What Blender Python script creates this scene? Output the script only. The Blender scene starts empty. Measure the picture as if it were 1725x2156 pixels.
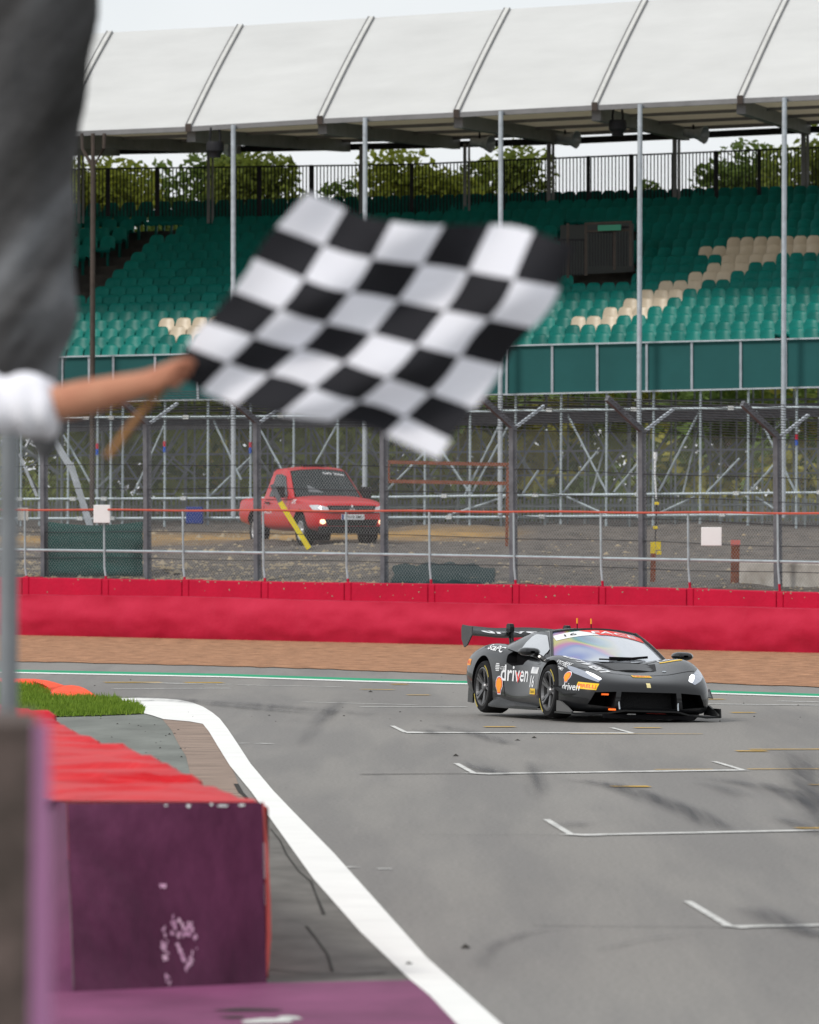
import bpy, bmesh, math, random
from mathutils import Vector, Matrix, noise
from mathutils.bvhtree import BVHTree
R = math.radians
SC = bpy.context.scene
COL = SC.collection
random.seed(7)

# ------------------------------------------------------------------ camera, sky, sun
H = 2.8                       # eye height above the track
FPX = 250 / 24 * 1725         # 250 mm lens on a 24 mm wide portrait frame
CX, CY = 862.5, 1078.0
PITCH, ROLL = -18.0 / FPX, 0.0045
_f = Vector((0, math.cos(PITCH), math.sin(PITCH)))
_u0 = Vector((0, -math.sin(PITCH), math.cos(PITCH)))
_r0 = Vector((1, 0, 0))
_r = _r0 * math.cos(ROLL) + _u0 * math.sin(ROLL)
_u = _u0 * math.cos(ROLL) - _r0 * math.sin(ROLL)
CAM = Vector((0, 0, H))
cam = bpy.data.cameras.new('camera')
camo = bpy.data.objects.new('camera', cam)
COL.objects.link(camo)
camo.matrix_world = Matrix(((_r.x, _u.x, -_f.x, 0), (_r.y, _u.y, -_f.y, 0), (_r.z, _u.z, -_f.z, H), (0, 0, 0, 1)))
cam.sensor_fit = 'HORIZONTAL'
cam.sensor_width = 24
cam.lens = 250
cam.clip_start = 1
cam.clip_end = 6000
cam.dof.use_dof = True
cam.dof.focus_distance = 111.5
cam.dof.aperture_fstop = 5.0
SC.camera = camo

SUN_EL, SUN_AZ = 42, 128      # azimuth: degrees clockwise from +Y of the place the sun stands, minus 360
sd = Vector((-math.sin(R(SUN_AZ)) * math.cos(R(SUN_EL)), math.cos(R(SUN_AZ)) * math.cos(R(SUN_EL)), math.sin(R(SUN_EL))))
sun = bpy.data.lights.new('sun', 'SUN')
sun.energy = 2.0
sun.angle = R(12)
sun.color = (1.0, 0.96, 0.9)
suno = bpy.data.objects.new('sun', sun)
COL.objects.link(suno)
suno.rotation_euler = (-sd).to_track_quat('-Z', 'Y').to_euler()
suno.location = (-40, -40, 60)

world = bpy.data.worlds.new('World')
SC.world = world
world.use_nodes = True
wn, wl = world.node_tree.nodes, world.node_tree.links
bg = wn['Background']
sky = wn.new('ShaderNodeTexSky')
sky.sky_type = 'NISHITA'
sky.sun_disc = False
sky.sun_elevation = R(SUN_EL)
sky.sun_rotation = R(360 - SUN_AZ)
sky.dust_density = 3
tc = wn.new('ShaderNodeTexCoord')
nz = wn.new('ShaderNodeTexNoise')
nz.inputs['Scale'].default_value = 9
nz.inputs['Detail'].default_value = 6
cr = wn.new('ShaderNodeValToRGB')
cr.color_ramp.elements[0].position = 0.35
cr.color_ramp.elements[0].color = (8.4, 8.8, 9.1, 1)
cr.color_ramp.elements[1].position = 0.62
cr.color_ramp.elements[1].color = (9.6, 9.8, 10.0, 1)
mx = wn.new('ShaderNodeMixRGB')
mx.inputs[0].default_value = 0.86          # cloud cover
wl.new(tc.outputs['Generated'], nz.inputs['Vector'])
wl.new(nz.outputs['Fac'], cr.inputs['Fac'])
wl.new(sky.outputs['Color'], mx.inputs[1])
wl.new(cr.outputs['Color'], mx.inputs[2])
wl.new(mx.outputs['Color'], bg.inputs['Color'])
bg.inputs['Strength'].default_value = 0.1
SC.view_settings.view_transform = 'Standard'
SC.view_settings.look = 'None'
SC.view_settings.exposure = 0.12
SC.view_settings.gamma = 1.0

# ------------------------------------------------------------------ helpers
def ray(px, py):
    return _f + _r * ((px - CX) / FPX) + _u * (-(py - CY) / FPX)
def at(px, py, D):                       # the place seen at a spot of the photograph, D metres away
    return CAM + ray(px, py) * D
def ground(px, py, z=0.0):
    d = ray(px, py)
    return CAM + d * ((z - H) / d.z)
def srgb(r, g, b):
    def c(v):
        v /= 255.0
        return v / 12.92 if v <= 0.04045 else ((v + 0.055) / 1.055) ** 2.4
    return (c(r), c(g), c(b))

def mat(name, col, rough=0.6, metal=0.0, var=0.0, vscale=3.0, col2=None, bump=0.0, bscale=40.0, stretch=None,
        spec=None, coat=0.0, emit=None, trans=0.0, thresh=None):
    m = bpy.data.materials.new(name)
    m.use_nodes = True
    n, l = m.node_tree.nodes, m.node_tree.links
    b = n['Principled BSDF']
    b.inputs['Base Color'].default_value = (*col, 1)
    b.inputs['Roughness'].default_value = rough
    b.inputs['Metallic'].default_value = metal
    b.inputs['Specular IOR Level'].default_value = spec if spec is not None else (0.12 if rough >= 0.5 else 0.4)
    if coat:
        b.inputs['Coat Weight'].default_value = coat
        b.inputs['Coat Roughness'].default_value = 0.08
    t = None
    def coords():
        nonlocal t
        if t is None:
            t0 = n.new('ShaderNodeTexCoord')
            if stretch:
                mp = n.new('ShaderNodeMapping')
                mp.inputs['Scale'].default_value = stretch
                l.new(t0.outputs['Object'], mp.inputs['Vector'])
                t = mp.outputs['Vector']
            else:
                t = t0.outputs['Object']
        return t
    if var or col2:
        ns = n.new('ShaderNodeTexNoise')
        ns.inputs['Scale'].default_value = vscale
        ns.inputs['Detail'].default_value = 8
        ns.inputs['Roughness'].default_value = 0.65
        l.new(coords(), ns.inputs['Vector'])
        rp = n.new('ShaderNodeValToRGB')
        lo, hi = thresh or (0.3, 0.7)
        rp.color_ramp.elements[0].position = lo
        rp.color_ramp.elements[1].position = hi
        c2 = col2 or tuple(min(1, c * (1 + var)) for c in col)
        c1 = col if col2 else tuple(c * (1 - var) for c in col)
        rp.color_ramp.elements[0].color = (*c1, 1)
        rp.color_ramp.elements[1].color = (*c2, 1)
        l.new(ns.outputs['Fac'], rp.inputs['Fac'])
        l.new(rp.outputs['Color'], b.inputs['Base Color'])
    if bump:
        nb = n.new('ShaderNodeTexNoise')
        nb.inputs['Scale'].default_value = bscale
        nb.inputs['Detail'].default_value = 5
        l.new(coords(), nb.inputs['Vector'])
        bp = n.new('ShaderNodeBump')
        bp.inputs['Strength'].default_value = 1.0
        bp.inputs['Distance'].default_value = bump
        l.new(nb.outputs['Fac'], bp.inputs['Height'])
        l.new(bp.outputs['Normal'], b.inputs['Normal'])
    if emit:
        b.inputs['Emission Color'].default_value = (*col, 1)
        b.inputs['Emission Strength'].default_value = emit
    if trans:
        tl = n.new('ShaderNodeBsdfTranslucent')
        tl.inputs['Color'].default_value = (*col, 1)
        ms = n.new('ShaderNodeMixShader')
        ms.inputs[0].default_value = trans
        l.new(b.outputs[0], ms.inputs[1])
        l.new(tl.outputs[0], ms.inputs[2])
        l.new(ms.outputs[0], n['Material Output'].inputs['Surface'])
    return m

class MB:
    """collects shapes; build() links them as one mesh object"""
    def __init__(s):
        s.v, s.f, s.m, s.cur = [], [], [], 0
    def add(s, verts, faces):
        o = len(s.v)
        s.v += [Vector(p) for p in verts]
        for f in faces:
            s.f.append([i + o for i in f])
            s.m.append(s.cur)
    def quad(s, a, b, c, d):
        s.add([a, b, c, d], [(0, 1, 2, 3)])
    def hexa(s, lo, hi):                 # two rings of four points
        s.add(list(lo) + list(hi), [(3, 2, 1, 0), (4, 5, 6, 7), (0, 1, 5, 4), (1, 2, 6, 5), (2, 3, 7, 6), (3, 0, 4, 7)])
    def box(s, c, size, rz=0.0, mx=None):
        hx, hy, hz = size[0] / 2, size[1] / 2, size[2] / 2
        M = mx or Matrix.Rotation(rz, 3, 'Z')
        c = Vector(c)
        P = lambda x, y, z: c + M @ Vector((x, y, z))
        s.hexa([P(-hx, -hy, -hz), P(hx, -hy, -hz), P(hx, hy, -hz), P(-hx, hy, -hz)],
               [P(-hx, -hy, hz), P(hx, -hy, hz), P(hx, hy, hz), P(-hx, hy, hz)])
    def bar(s, p, q, w, h, up=(0, 0, 1)):  # rectangular bar from p to q
        p, q = Vector(p), Vector(q)
        d = (q - p).normalized()
        up = Vector(up)
        if abs(d.dot(up)) > 0.98:
            up = Vector((0, 1, 0))
        x = d.cross(up).normalized()
        y = x.cross(d)
        o = [x * (-w / 2) - y * (h / 2), x * (w / 2) - y * (h / 2), x * (w / 2) + y * (h / 2), x * (-w / 2) + y * (h / 2)]
        s.hexa([p + k for k in o], [q + k for k in o])
    def tube(s, pts, r, n=8, caps=True):
        pts = [Vector(p) for p in pts]
        rs = r if isinstance(r, (list, tuple)) else [r] * len(pts)
        vs = []
        for i, p in enumerate(pts):
            d = (pts[min(i + 1, len(pts) - 1)] - pts[max(i - 1, 0)]).normalized()
            a = Vector((0, 0, 1)) if abs(d.z) < 0.9 else Vector((1, 0, 0))
            x = d.cross(a).normalized()
            y = x.cross(d)
            for k in range(n):
                t = 2 * math.pi * k / n
                vs.append(p + (x * math.cos(t) + y * math.sin(t)) * rs[i])
        fs = []
        for i in range(len(pts) - 1):
            for k in range(n):
                k2 = (k + 1) % n
                fs.append((i * n + k, i * n + k2, (i + 1) * n + k2, (i + 1) * n + k))
        if caps:
            fs.append(tuple(range(n))[::-1])
            fs.append(tuple((len(pts) - 1) * n + k for k in range(n)))
        s.add(vs, fs)
    def lathe(s, prof, c, axis, n=32):    # prof: (radius, along); axis: unit vector
        c, ax = Vector(c), Vector(axis).normalized()
        a = Vector((0, 0, 1)) if abs(ax.z) < 0.9 else Vector((1, 0, 0))
        x = ax.cross(a).normalized()
        y = ax.cross(x)
        vs, fs = [], []
        for r_, h_ in prof:
            for k in range(n):
                t = 2 * math.pi * k / n
                vs.append(c + ax * h_ + (x * math.cos(t) + y * math.sin(t)) * r_)
        for i in range(len(prof) - 1):
            for k in range(n):
                k2 = (k + 1) % n
                fs.append((i * n + k, i * n + k2, (i + 1) * n + k2, (i + 1) * n + k))
        s.add(vs, fs)
    def prism(s, poly, d):               # polygon (3D points) extruded by vector d
        n = len(poly)
        d = Vector(d)
        poly = [Vector(p) for p in poly]
        s.add(poly + [p + d for p in poly],
              [tuple(range(n))[::-1], tuple(range(n, 2 * n))] + [(i, (i + 1) % n, n + (i + 1) % n, n + i) for i in range(n)])
    def grid(s, rows, flip=False):
        nr, nc = len(rows), len(rows[0])
        vs = [p for r_ in rows for p in r_]
        fs = []
        for i in range(nr - 1):
            for j in range(nc - 1):
                q = (i * nc + j, i * nc + j + 1, (i + 1) * nc + j + 1, (i + 1) * nc + j)
                fs.append(q[::-1] if flip else q)
        s.add(vs, fs)
    def mesh(s, name, mats, smooth=False, tri=False, origin=None):
        me = bpy.data.meshes.new(name)
        o = Vector(origin) if origin is not None else Vector((0, 0, 0))
        me.from_pydata([tuple(p - o) for p in s.v], [], s.f)
        mats = mats if isinstance(mats, (list, tuple)) else [mats]
        for m in mats:
            me.materials.append(m)
        me.polygons.foreach_set('material_index', s.m)
        if smooth:
            me.polygons.foreach_set('use_smooth', [True] * len(me.polygons))
        if tri:
            bm = bmesh.new()
            bm.from_mesh(me)
            bmesh.ops.triangulate(bm, faces=bm.faces, ngon_method='EAR_CLIP')
            bm.to_mesh(me)
            bm.free()
        me.update()
        return me
    def build(s, name, mats, parent=None, smooth=False, tri=False, bevel=0.0):
        o = bpy.data.objects.new(name, None if False else s.mesh(name, mats, smooth, tri))
        COL.objects.link(o)
        if parent is not None:
            o.parent = parent
            o.matrix_parent_inverse = WORLD_INV(parent)
        if bevel:
            b = o.modifiers.new('edge', 'BEVEL')
            b.width = bevel
            b.segments = 2
            b.limit_method = 'ANGLE'
        if smooth:
            try:
                o.data.set_sharp_from_angle(angle=R(40))
            except Exception:
                pass
        return o

LOCAL = set()                             # roots whose parts are given in their own coordinates
def WORLD_INV(p):
    r = p
    while r.parent is not None:
        r = r.parent
    if r.name in LOCAL:
        return Matrix.Identity(4)
    return r.matrix_basis.inverted() if p is r else Matrix.Identity(4)

def tag(o, label, cat, group=None, kind=None):
    if label:
        o['label'] = label
    if cat:
        o['category'] = cat
    if group:
        o['group'] = group
    if kind:
        o['kind'] = kind
    return o
def thing(name, label, cat, loc, rz=0.0, group=None, local=False):
    o = bpy.data.objects.new(name, None)
    o.empty_display_size = 0.2
    COL.objects.link(o)
    o.location = loc
    o.rotation_euler = (0, 0, rz)
    o.matrix_basis = Matrix.Translation(Vector(loc)) @ Matrix.Rotation(rz, 4, 'Z')
    if local:
        LOCAL.add(o.name)
    return tag(o, label, cat, group)
def sub(o, parent):                       # a sub-part in the same coordinates as its part
    o.parent = parent
    o.matrix_parent_inverse = Matrix.Identity(4)
    return o
def structure(o, label=None):
    o['kind'] = 'structure'
    if label:
        o['label'] = label
    return o
def lerp(a, b, t):
    return a + (b - a) * t
def interp(x, tab):
    if x <= tab[0][0]:
        (x0, y0), (x1, y1) = tab[0], tab[1]
    elif x >= tab[-1][0]:
        (x0, y0), (x1, y1) = tab[-2], tab[-1]
    else:
        for (x0, y0), (x1, y1) in zip(tab, tab[1:]):
            if x0 <= x <= x1:
                break
    return y0 + (y1 - y0) * (x - x0) / (x1 - x0)
def gpoly(name, pts, z, m, mb=None):
    b = mb or MB()
    b.add([ground(x, y, z) for x, y in pts], [tuple(range(len(pts)))])
    if mb is None:
        return structure(b.build(name, m, tri=True))
def gline(b, p, q, w, z):                 # a painted line on the ground: photo points p, q, width in metres
    P, Q = ground(*p, z), ground(*q, z)
    d = (Q - P).normalized()
    n = Vector((-d.y, d.x, 0)) * (w / 2)
    b.quad(P - n, Q - n, Q + n, P + n)

# ------------------------------------------------------------------ materials
M = {}
M['asphalt'] = None
def asphalt_material():
    m = bpy.data.materials.new('track_asphalt')
    m.use_nodes = True
    n, l = m.node_tree.nodes, m.node_tree.links
    b = n['Principled BSDF']
    b.inputs['Roughness'].default_value = 0.85
    b.inputs['Specular IOR Level'].default_value = 0.25
    t = n.new('ShaderNodeTexCoord')
    def nz(scale, stretch, detail=6, rough=0.6):
        mp = n.new('ShaderNodeMapping')
        mp.inputs['Scale'].default_value = stretch
        l.new(t.outputs['Object'], mp.inputs['Vector'])
        x = n.new('ShaderNodeTexNoise')
        x.inputs['Scale'].default_value = scale
        x.inputs['Detail'].default_value = detail
        x.inputs['Roughness'].default_value = rough
        l.new(mp.outputs['Vector'], x.inputs['Vector'])
        return x.outputs['Fac']
    r1 = n.new('ShaderNodeValToRGB')
    r1.color_ramp.elements[0].position = 0.25
    r1.color_ramp.elements[0].color = (0.198, 0.188, 0.175, 1)
    r1.color_ramp.elements[1].position = 0.75
    r1.color_ramp.elements[1].color = (0.240, 0.229, 0.214, 1)
    l.new(nz(0.16, (1, 0.22, 1)), r1.inputs['Fac'])
    # rubber laid along the racing line: faint dark streaks
    r2 = n.new('ShaderNodeValToRGB')
    r2.color_ramp.elements[0].position = 0.42
    r2.color_ramp.elements[0].color = (0.72, 0.73, 0.76, 1)
    r2.color_ramp.elements[1].position = 0.58
    r2.color_ramp.elements[1].color = (1, 1, 1, 1)
    l.new(nz(0.9, (1, 0.05, 1), 4), r2.inputs['Fac'])
    m1 = n.new('ShaderNodeMixRGB')
    m1.blend_type = 'MULTIPLY'
    m1.inputs[0].default_value = 0.6
    l.new(r1.outputs['Color'], m1.inputs[1])
    l.new(r2.outputs['Color'], m1.inputs[2])
    r3 = n.new('ShaderNodeValToRGB')
    r3.color_ramp.elements[0].position = 0.3
    r3.color_ramp.elements[0].color = (0.72, 0.72, 0.72, 1)
    r3.color_ramp.elements[1].position = 0.7
    r3.color_ramp.elements[1].color = (1.2, 1.2, 1.2, 1)
    l.new(nz(28, (1, 0.35, 1), 5, 0.8), r3.inputs['Fac'])
    m2 = n.new('ShaderNodeMixRGB')
    m2.blend_type = 'MULTIPLY'
    m2.inputs[0].default_value = 1.0
    l.new(m1.outputs['Color'], m2.inputs[1])
    l.new(r3.outputs['Color'], m2.inputs[2])
    l.new(m2.outputs['Color'], b.inputs['Base Color'])
    return m
M['asphalt'] = asphalt_material()
M['runoff'] = mat('runoff_paving', (0.17, 0.18, 0.165), 0.9, var=0.25, vscale=1.1, stretch=(1, 0.25, 1), bump=0.004, bscale=30)
M['darkpave'] = mat('worn_paving', (0.135, 0.13, 0.12), 0.9, var=0.3, vscale=1.6, stretch=(1, 0.4, 1))
M['brown'] = mat('brown_apron', (0.25, 0.19, 0.155), 0.9, var=0.6, vscale=3.0, stretch=(0.35, 2.6, 1), bump=.01, bscale=6)
M['sand'] = mat('gravel_sand', (0.33, 0.175, 0.10), 0.95, var=0.42, vscale=5, stretch=(0.6, 0.3, 1), bump=0.05, bscale=14)
M['white_paint'] = mat('white_road_paint', (0.74, 0.74, 0.72), 0.7, var=0.06, vscale=1.2)
M['white_worn'] = mat('worn_white_paint', (0.6, 0.6, 0.58), 0.8, col2=(0.3, 0.3, 0.29), vscale=6, thresh=(0.45, 0.7))
M['yellow_paint'] = mat('yellow_road_paint', (0.62, 0.36, 0.03), 0.8, col2=(0.4, 0.28, 0.1), vscale=5)
M['green_paint'] = mat('green_road_paint', (0.015, 0.30, 0.15), 0.8, var=0.2, vscale=0.8)
M['kerb'] = mat('orange_kerb_paint', (0.85, 0.075, 0.015), 0.6, var=0.15, vscale=2)
M['grass'] = mat('grass_blades', (0.11, 0.20, 0.02), 0.7, col2=(0.20, 0.28, 0.035), vscale=1.5, trans=0.25)
M['soil'] = mat('turf_soil', (0.07, 0.10, 0.02), 0.95, var=0.4, vscale=3)
M['field'] = mat('far_field', (0.06, 0.09, 0.03), 0.95, var=0.3, vscale=0.1)
M['bank'] = None
M['red_wall'] = mat('red_conveyor_belt', (0.40, 0.010, 0.036), 0.55, col2=(0.46, 0.018, 0.052), vscale=0.9, bump=0.05, bscale=1.3)
M['red_block'] = mat('red_painted_concrete', (0.42, 0.007, 0.036), 0.6, var=0.12, vscale=1.4, bump=0.008, bscale=14)
M['red_top'] = mat('red_painted_belt', (0.60, 0.012, 0.018), 0.5, spec=.10, col2=(0.42, 0.007, 0.013), vscale=2.0, bump=0.03, bscale=2.2, stretch=(.6, 2.2, 1))
M['purple'] = None
M['purple_mat'] = mat('purple_mat_paint', (0.17, 0.048, 0.112), 0.6, spec=.04, var=0.25, vscale=2.2, stretch=(0.6, 0.3, 1))
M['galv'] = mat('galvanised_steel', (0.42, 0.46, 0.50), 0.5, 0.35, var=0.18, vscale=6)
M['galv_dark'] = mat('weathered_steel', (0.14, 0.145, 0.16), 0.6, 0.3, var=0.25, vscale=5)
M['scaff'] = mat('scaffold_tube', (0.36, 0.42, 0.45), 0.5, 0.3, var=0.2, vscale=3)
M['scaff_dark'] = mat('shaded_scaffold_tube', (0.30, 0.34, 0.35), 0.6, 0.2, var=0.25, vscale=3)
M['wire'] = mat('fence_wire', (0.27, 0.285, 0.29), 0.6, 0.3)
M['dark_wire'] = mat('dark_cable', (0.06, 0.06, 0.065), 0.6)
M['panel'] = mat('green_fascia_board', (0.018, 0.088, 0.088), 0.5, var=0.1, vscale=0.7)
M['seat_green'] = mat('green_seat_plastic', (0.002, 0.15, 0.125), 0.4, spec=.18, var=0.2, vscale=0.9)
def tint_by_object(m, amount):
    n, l = m.node_tree.nodes, m.node_tree.links
    bs = n['Principled BSDF']
    src = bs.inputs['Base Color'].links[0].from_socket
    oi = n.new('ShaderNodeObjectInfo')
    hs = n.new('ShaderNodeHueSaturation')
    mr = n.new('ShaderNodeMapRange')
    mr.inputs['To Min'].default_value = 1 - amount
    mr.inputs['To Max'].default_value = 1 + amount
    l.new(oi.outputs['Random'], mr.inputs['Value'])
    l.new(mr.outputs['Result'], hs.inputs['Value'])
    l.new(src, hs.inputs['Color'])
    l.new(hs.outputs['Color'], bs.inputs['Base Color'])
tint_by_object(M['seat_green'], .16)
M['seat_cream'] = mat('cream_seat_plastic', (0.56, 0.47, 0.35), 0.38, var=0.06, vscale=2)
M['terrace'] = mat('terrace_deck', (0.07, 0.065, 0.06), 0.9, var=0.3, vscale=2)
M['fabric'] = mat('white_roof_fabric', (0.64, 0.648, 0.645), 0.6, var=0.07, vscale=0.7, stretch=(0.4, 1, 2.5), trans=0.22)
M['soffit'] = mat('beige_roof_underside', (0.74, 0.64, 0.48), 0.8, var=0.08, vscale=0.8, trans=0.6)
M['beam'] = mat('grey_steel_beam', (0.20, 0.20, 0.205), 0.6, 0.2, var=0.15, vscale=2)
M['black_steel'] = mat('black_steel', (0.022, 0.022, 0.025), 0.5, 0.1, var=0.2, vscale=4)
M['brown_steel'] = mat('brown_painted_steel', (0.075, 0.06, 0.052), 0.5, 0.1, var=0.2, vscale=4)
M['rust'] = mat('rusty_steel', (0.20, 0.062, 0.03), 0.8, var=0.4, vscale=7)
M['yellow'] = mat('yellow_plastic', (0.78, 0.62, 0.02), 0.5, var=0.1, vscale=5)
M['white'] = mat('white_board', (0.78, 0.79, 0.80), 0.5, var=0.04, vscale=2)
M['orange_rope'] = mat('orange_rail_paint', (0.46, 0.10, 0.07), 0.6, var=0.1, vscale=4)
M['netting'] = mat('dark_green_netting', (0.010, 0.060, 0.055), 0.8, var=0.3, vscale=1.5, stretch=(0.4, 0.4, 3), bump=0.02, bscale=3)
M['concrete'] = mat('weathered_concrete', (0.50, 0.48, 0.44), 0.9, col2=(0.22, 0.19, 0.15), vscale=1.6, thresh=(0.45, 0.8))
M['leaf_a'] = mat('leaf_olive', (0.17, 0.20, 0.035), 0.6, col2=(0.065, 0.095, 0.02), vscale=1.2, trans=0.5)
M['leaf_b'] = mat('leaf_green', (0.105, 0.15, 0.032), 0.6, col2=(0.05, 0.08, 0.02), vscale=1.2, trans=0.5)
M['leaf_c'] = mat('leaf_yellow_green', (0.20, 0.22, 0.03), 0.6, col2=(0.09, 0.12, 0.018), vscale=1.2, trans=0.5)
M['bark'] = mat('bark', (0.06, 0.045, 0.035), 0.9, var=0.3, vscale=6)
M['picket'] = mat('pale_picket_wood', (0.36, 0.40, 0.39), 0.8, var=0.3, vscale=4)
M['stone'] = mat('tan_rubble_stone', (0.36, 0.28, 0.17), 0.9, col2=(0.22, 0.20, 0.17), vscale=0.8)
M['blue'] = mat('blue_plastic', (0.02, 0.045, 0.22), 0.5, var=0.1)

# ------------------------------------------------------------------ ground, track and markings (flat sheets, a few mm apart)
b = MB()
b.quad((-3000, -200, -0.06), (3000, -200, -0.06), (3000, 5000, -0.06), (-3000, 5000, -0.06))
structure(b.build('ground', M['field']))
b = MB()
b.quad((-60, 8, 0), (60, 8, 0), (60, 230, 0), (-60, 230, 0))
structure(b.build('track', M['asphalt']))
SANDF = [(-700, 1374), (39, 1392.6), (483, 1402), (759, 1411), (1200, 1427), (1725, 1446), (2500, 1478)]
BASE = [(-700, 1322), (38, 1338), (420, 1345), (724, 1352), (1384, 1370), (1725, 1376), (2500, 1392)]
gpoly('gravel_trap', [(x, interp(x, SANDF) + random.uniform(-1, 1)) for x in range(-700, 2501, 25)] +
      [(x, interp(x, BASE) - 6) for x in range(2500, -701, -100)], 0.012, M['sand'])
GT = [(-700, 1396), (32, 1410), (483, 1419), (759, 1428), (991, 1434), (1481, 1453), (1725, 1461), (2500, 1488)]
b = MB()
b.add([ground(x, interp(x, GT), .008) for x, _ in GT] + [ground(x, interp(x, GT) + 4.6, .008) for x, _ in GT[::-1]], [tuple(range(2 * len(GT)))])
structure(b.build('green_edge_line', M['green_paint'], tri=True))
b = MB()
b.add([ground(x, interp(x, GT) + 4.7, .008) for x, _ in GT] + [ground(x, interp(x, GT) + 7.2, .008) for x, _ in GT[::-1]], [tuple(range(2 * len(GT)))])
structure(b.build('white_edge_line', M['white_paint'], tri=True))
gpoly('runoff_paving', [(-500, 1480), (75, 1490), (240, 1472), (330, 1500), (352, 1520), (366, 1540), (380, 1568), (398, 1596), (404, 1630), (420, 1680),
                        (460, 1760), (520, 1860), (560, 1960), (600, 2070), (300, 2200), (-1500, 2200)], 0.003, M['runoff'])
gpoly('brown_apron', [(340, 1512), (427, 1521), (456, 1562), (484, 1602), (508, 1668), (535, 1720), (430, 1720), (412, 1670), (400, 1626), (392, 1593), (375, 1565), (361, 1537)], 0.006, M['brown'])
gpoly('worn_paving', [(520, 1690), (556, 1700), (570, 1722), (662, 1850), (762, 1960), (884, 2078), (960, 2160), (300, 2200), (330, 1800)], 0.006, M['darkpave'])
WL = [(427, 1524), (440, 1540), (458, 1570), (484, 1612), (530, 1668), (567, 1720), (660, 1850), (759, 1962), (882, 2080), (952, 2156), (1090, 2300)]
WR = [(463, 1513), (480, 1535), (500, 1565), (528, 1608), (575, 1664), (616, 1707), (704, 1797), (759, 1859), (899, 2016), (1056, 2156), (1220, 2300)]
gpoly('white_edge_stripe', [(235, 1471), (290, 1469), (336, 1470), (378, 1473.5), (405, 1479), (428, 1488), (447, 1500)] + WR + WL[::-1] +
      [(400, 1519), (344, 1514), (320, 1506), (296, 1500), (270, 1488), (246, 1479)], 0.012, M['white_paint'])
# cracks in the worn paving
def crack(pts, w, z, m, name):
    bb = MB()
    P = [ground(x, y, z) for x, y in pts]
    L_, R_ = [], []
    for i, p in enumerate(P):
        d = (P[min(i + 1, len(P) - 1)] - P[max(i - 1, 0)]).normalized()
        n_ = Vector((-d.y, d.x, 0)) * w * 0.5 * random.uniform(0.6, 1.4)
        L_.append(p - n_)
        R_.append(p + n_)
    bb.grid([L_, R_])
    return structure(bb.build(name, m))
M['crack'] = mat('crack_dark', (0.035, 0.033, 0.03), 0.95)
crack([(570, 1745), (590, 1770), (604, 1800), (630, 1835), (655, 1856), (664, 1880), (682, 1925)], 0.02, .010, M['crack'], 'paving_crack')
crack([(645, 1950), (665, 1975), (690, 2010), (700, 2045)], 0.02, .010, M['crack'], 'paving_crack')
crack([(560, 2040), (640, 2048), (740, 2052), (812, 2048)], 0.03, .010, M['crack'], 'paving_crack')
crack([(497, 1650), (507, 1668), (520, 1680)], 0.05, .010, M['crack'], 'paving_crack')
# start grid boxes and timing lines
b = MB()
def box_mark(p0, p1, p2, p3=None, w=0.10, wl_=0.12):
    gline(b, p0, p1, w * .7, .008)
    gline(b, p1, p2, wl_, .0085)
    q = (p1[0] + (p2[0] - p1[0]) * 0.07, p1[1] + (p2[1] - p1[1]) * 0.07)
    gline(b, (p1[0] - 1, p1[1]), q, wl_ * 1.6, .009)
    if p3:
        gline(b, p3, p2, w * .7, .008)
box_mark((826, 1528), (855, 1542), (1333, 1543.5), (1288, 1532), 0.09, 0.42)
box_mark((961, 1607), (1001, 1629), (1565, 1621), (1504, 1603), 0.09, 0.34)
box_mark((1151, 1725), (1205, 1758), (1760, 1747), None, 0.09, 0.26)
box_mark((1448, 1897), (1538, 1951), (1800, 1946), None, 0.085, 0.22)
for p, q, w in [((759, 1488.5), (983, 1488), .2), ((1487, 1482), (1725, 1485), .25), ((238, 1450), (483, 1449), .2), ((280, 1437), (480, 1441), .3),
                ((500, 1442), (720, 1446), .12), ((502, 1565), (521, 1564.5), .12), ((548, 1565.5), (568, 1565), .22),
                ((726, 1826), (750, 1825), .12), ((794, 1829), (825, 1829), .14), ((640, 1478), (880, 1484), .1), ((1640, 1476), (1725, 1478), .2)]:
    gline(b, p, q, w, .006)
structure(b.build('white_grid_markings', M['white_worn']))
b = MB()
for p, q, w in [((1020, 1530), (1085, 1530), .3), ((1336, 1532), (1392, 1532), .25), ((1288, 1655.5), (1368, 1655.5), .35), ((1551, 1581), (1616, 1581), .3),
                ((1579, 1577.5), (1760, 1577), .2), ((1379, 1620), (1500, 1619.5), .12), ((1575, 1619), (1760, 1618.5), .16), ((1680, 1743.5), (1760, 1743), .3), ((1705, 1652), (1760, 1652), .25),
                ((857, 1463), (905, 1463), .25), ((823, 1440.5), (860, 1440.5), .35), ((1540, 1500), (1590, 1500), .3), ((1484, 1472), (1526, 1472), .3),
                ((220, 1436.5), (340, 1436.5), .4), ((390, 1437), (470, 1437), .5), ((1200, 1544.5), (1480, 1545), .1), ((760, 1451), (830, 1452), .2)]:
    gline(b, p, q, w, .010)
structure(b.build('yellow_grid_markings', M['yellow_paint']))
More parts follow.
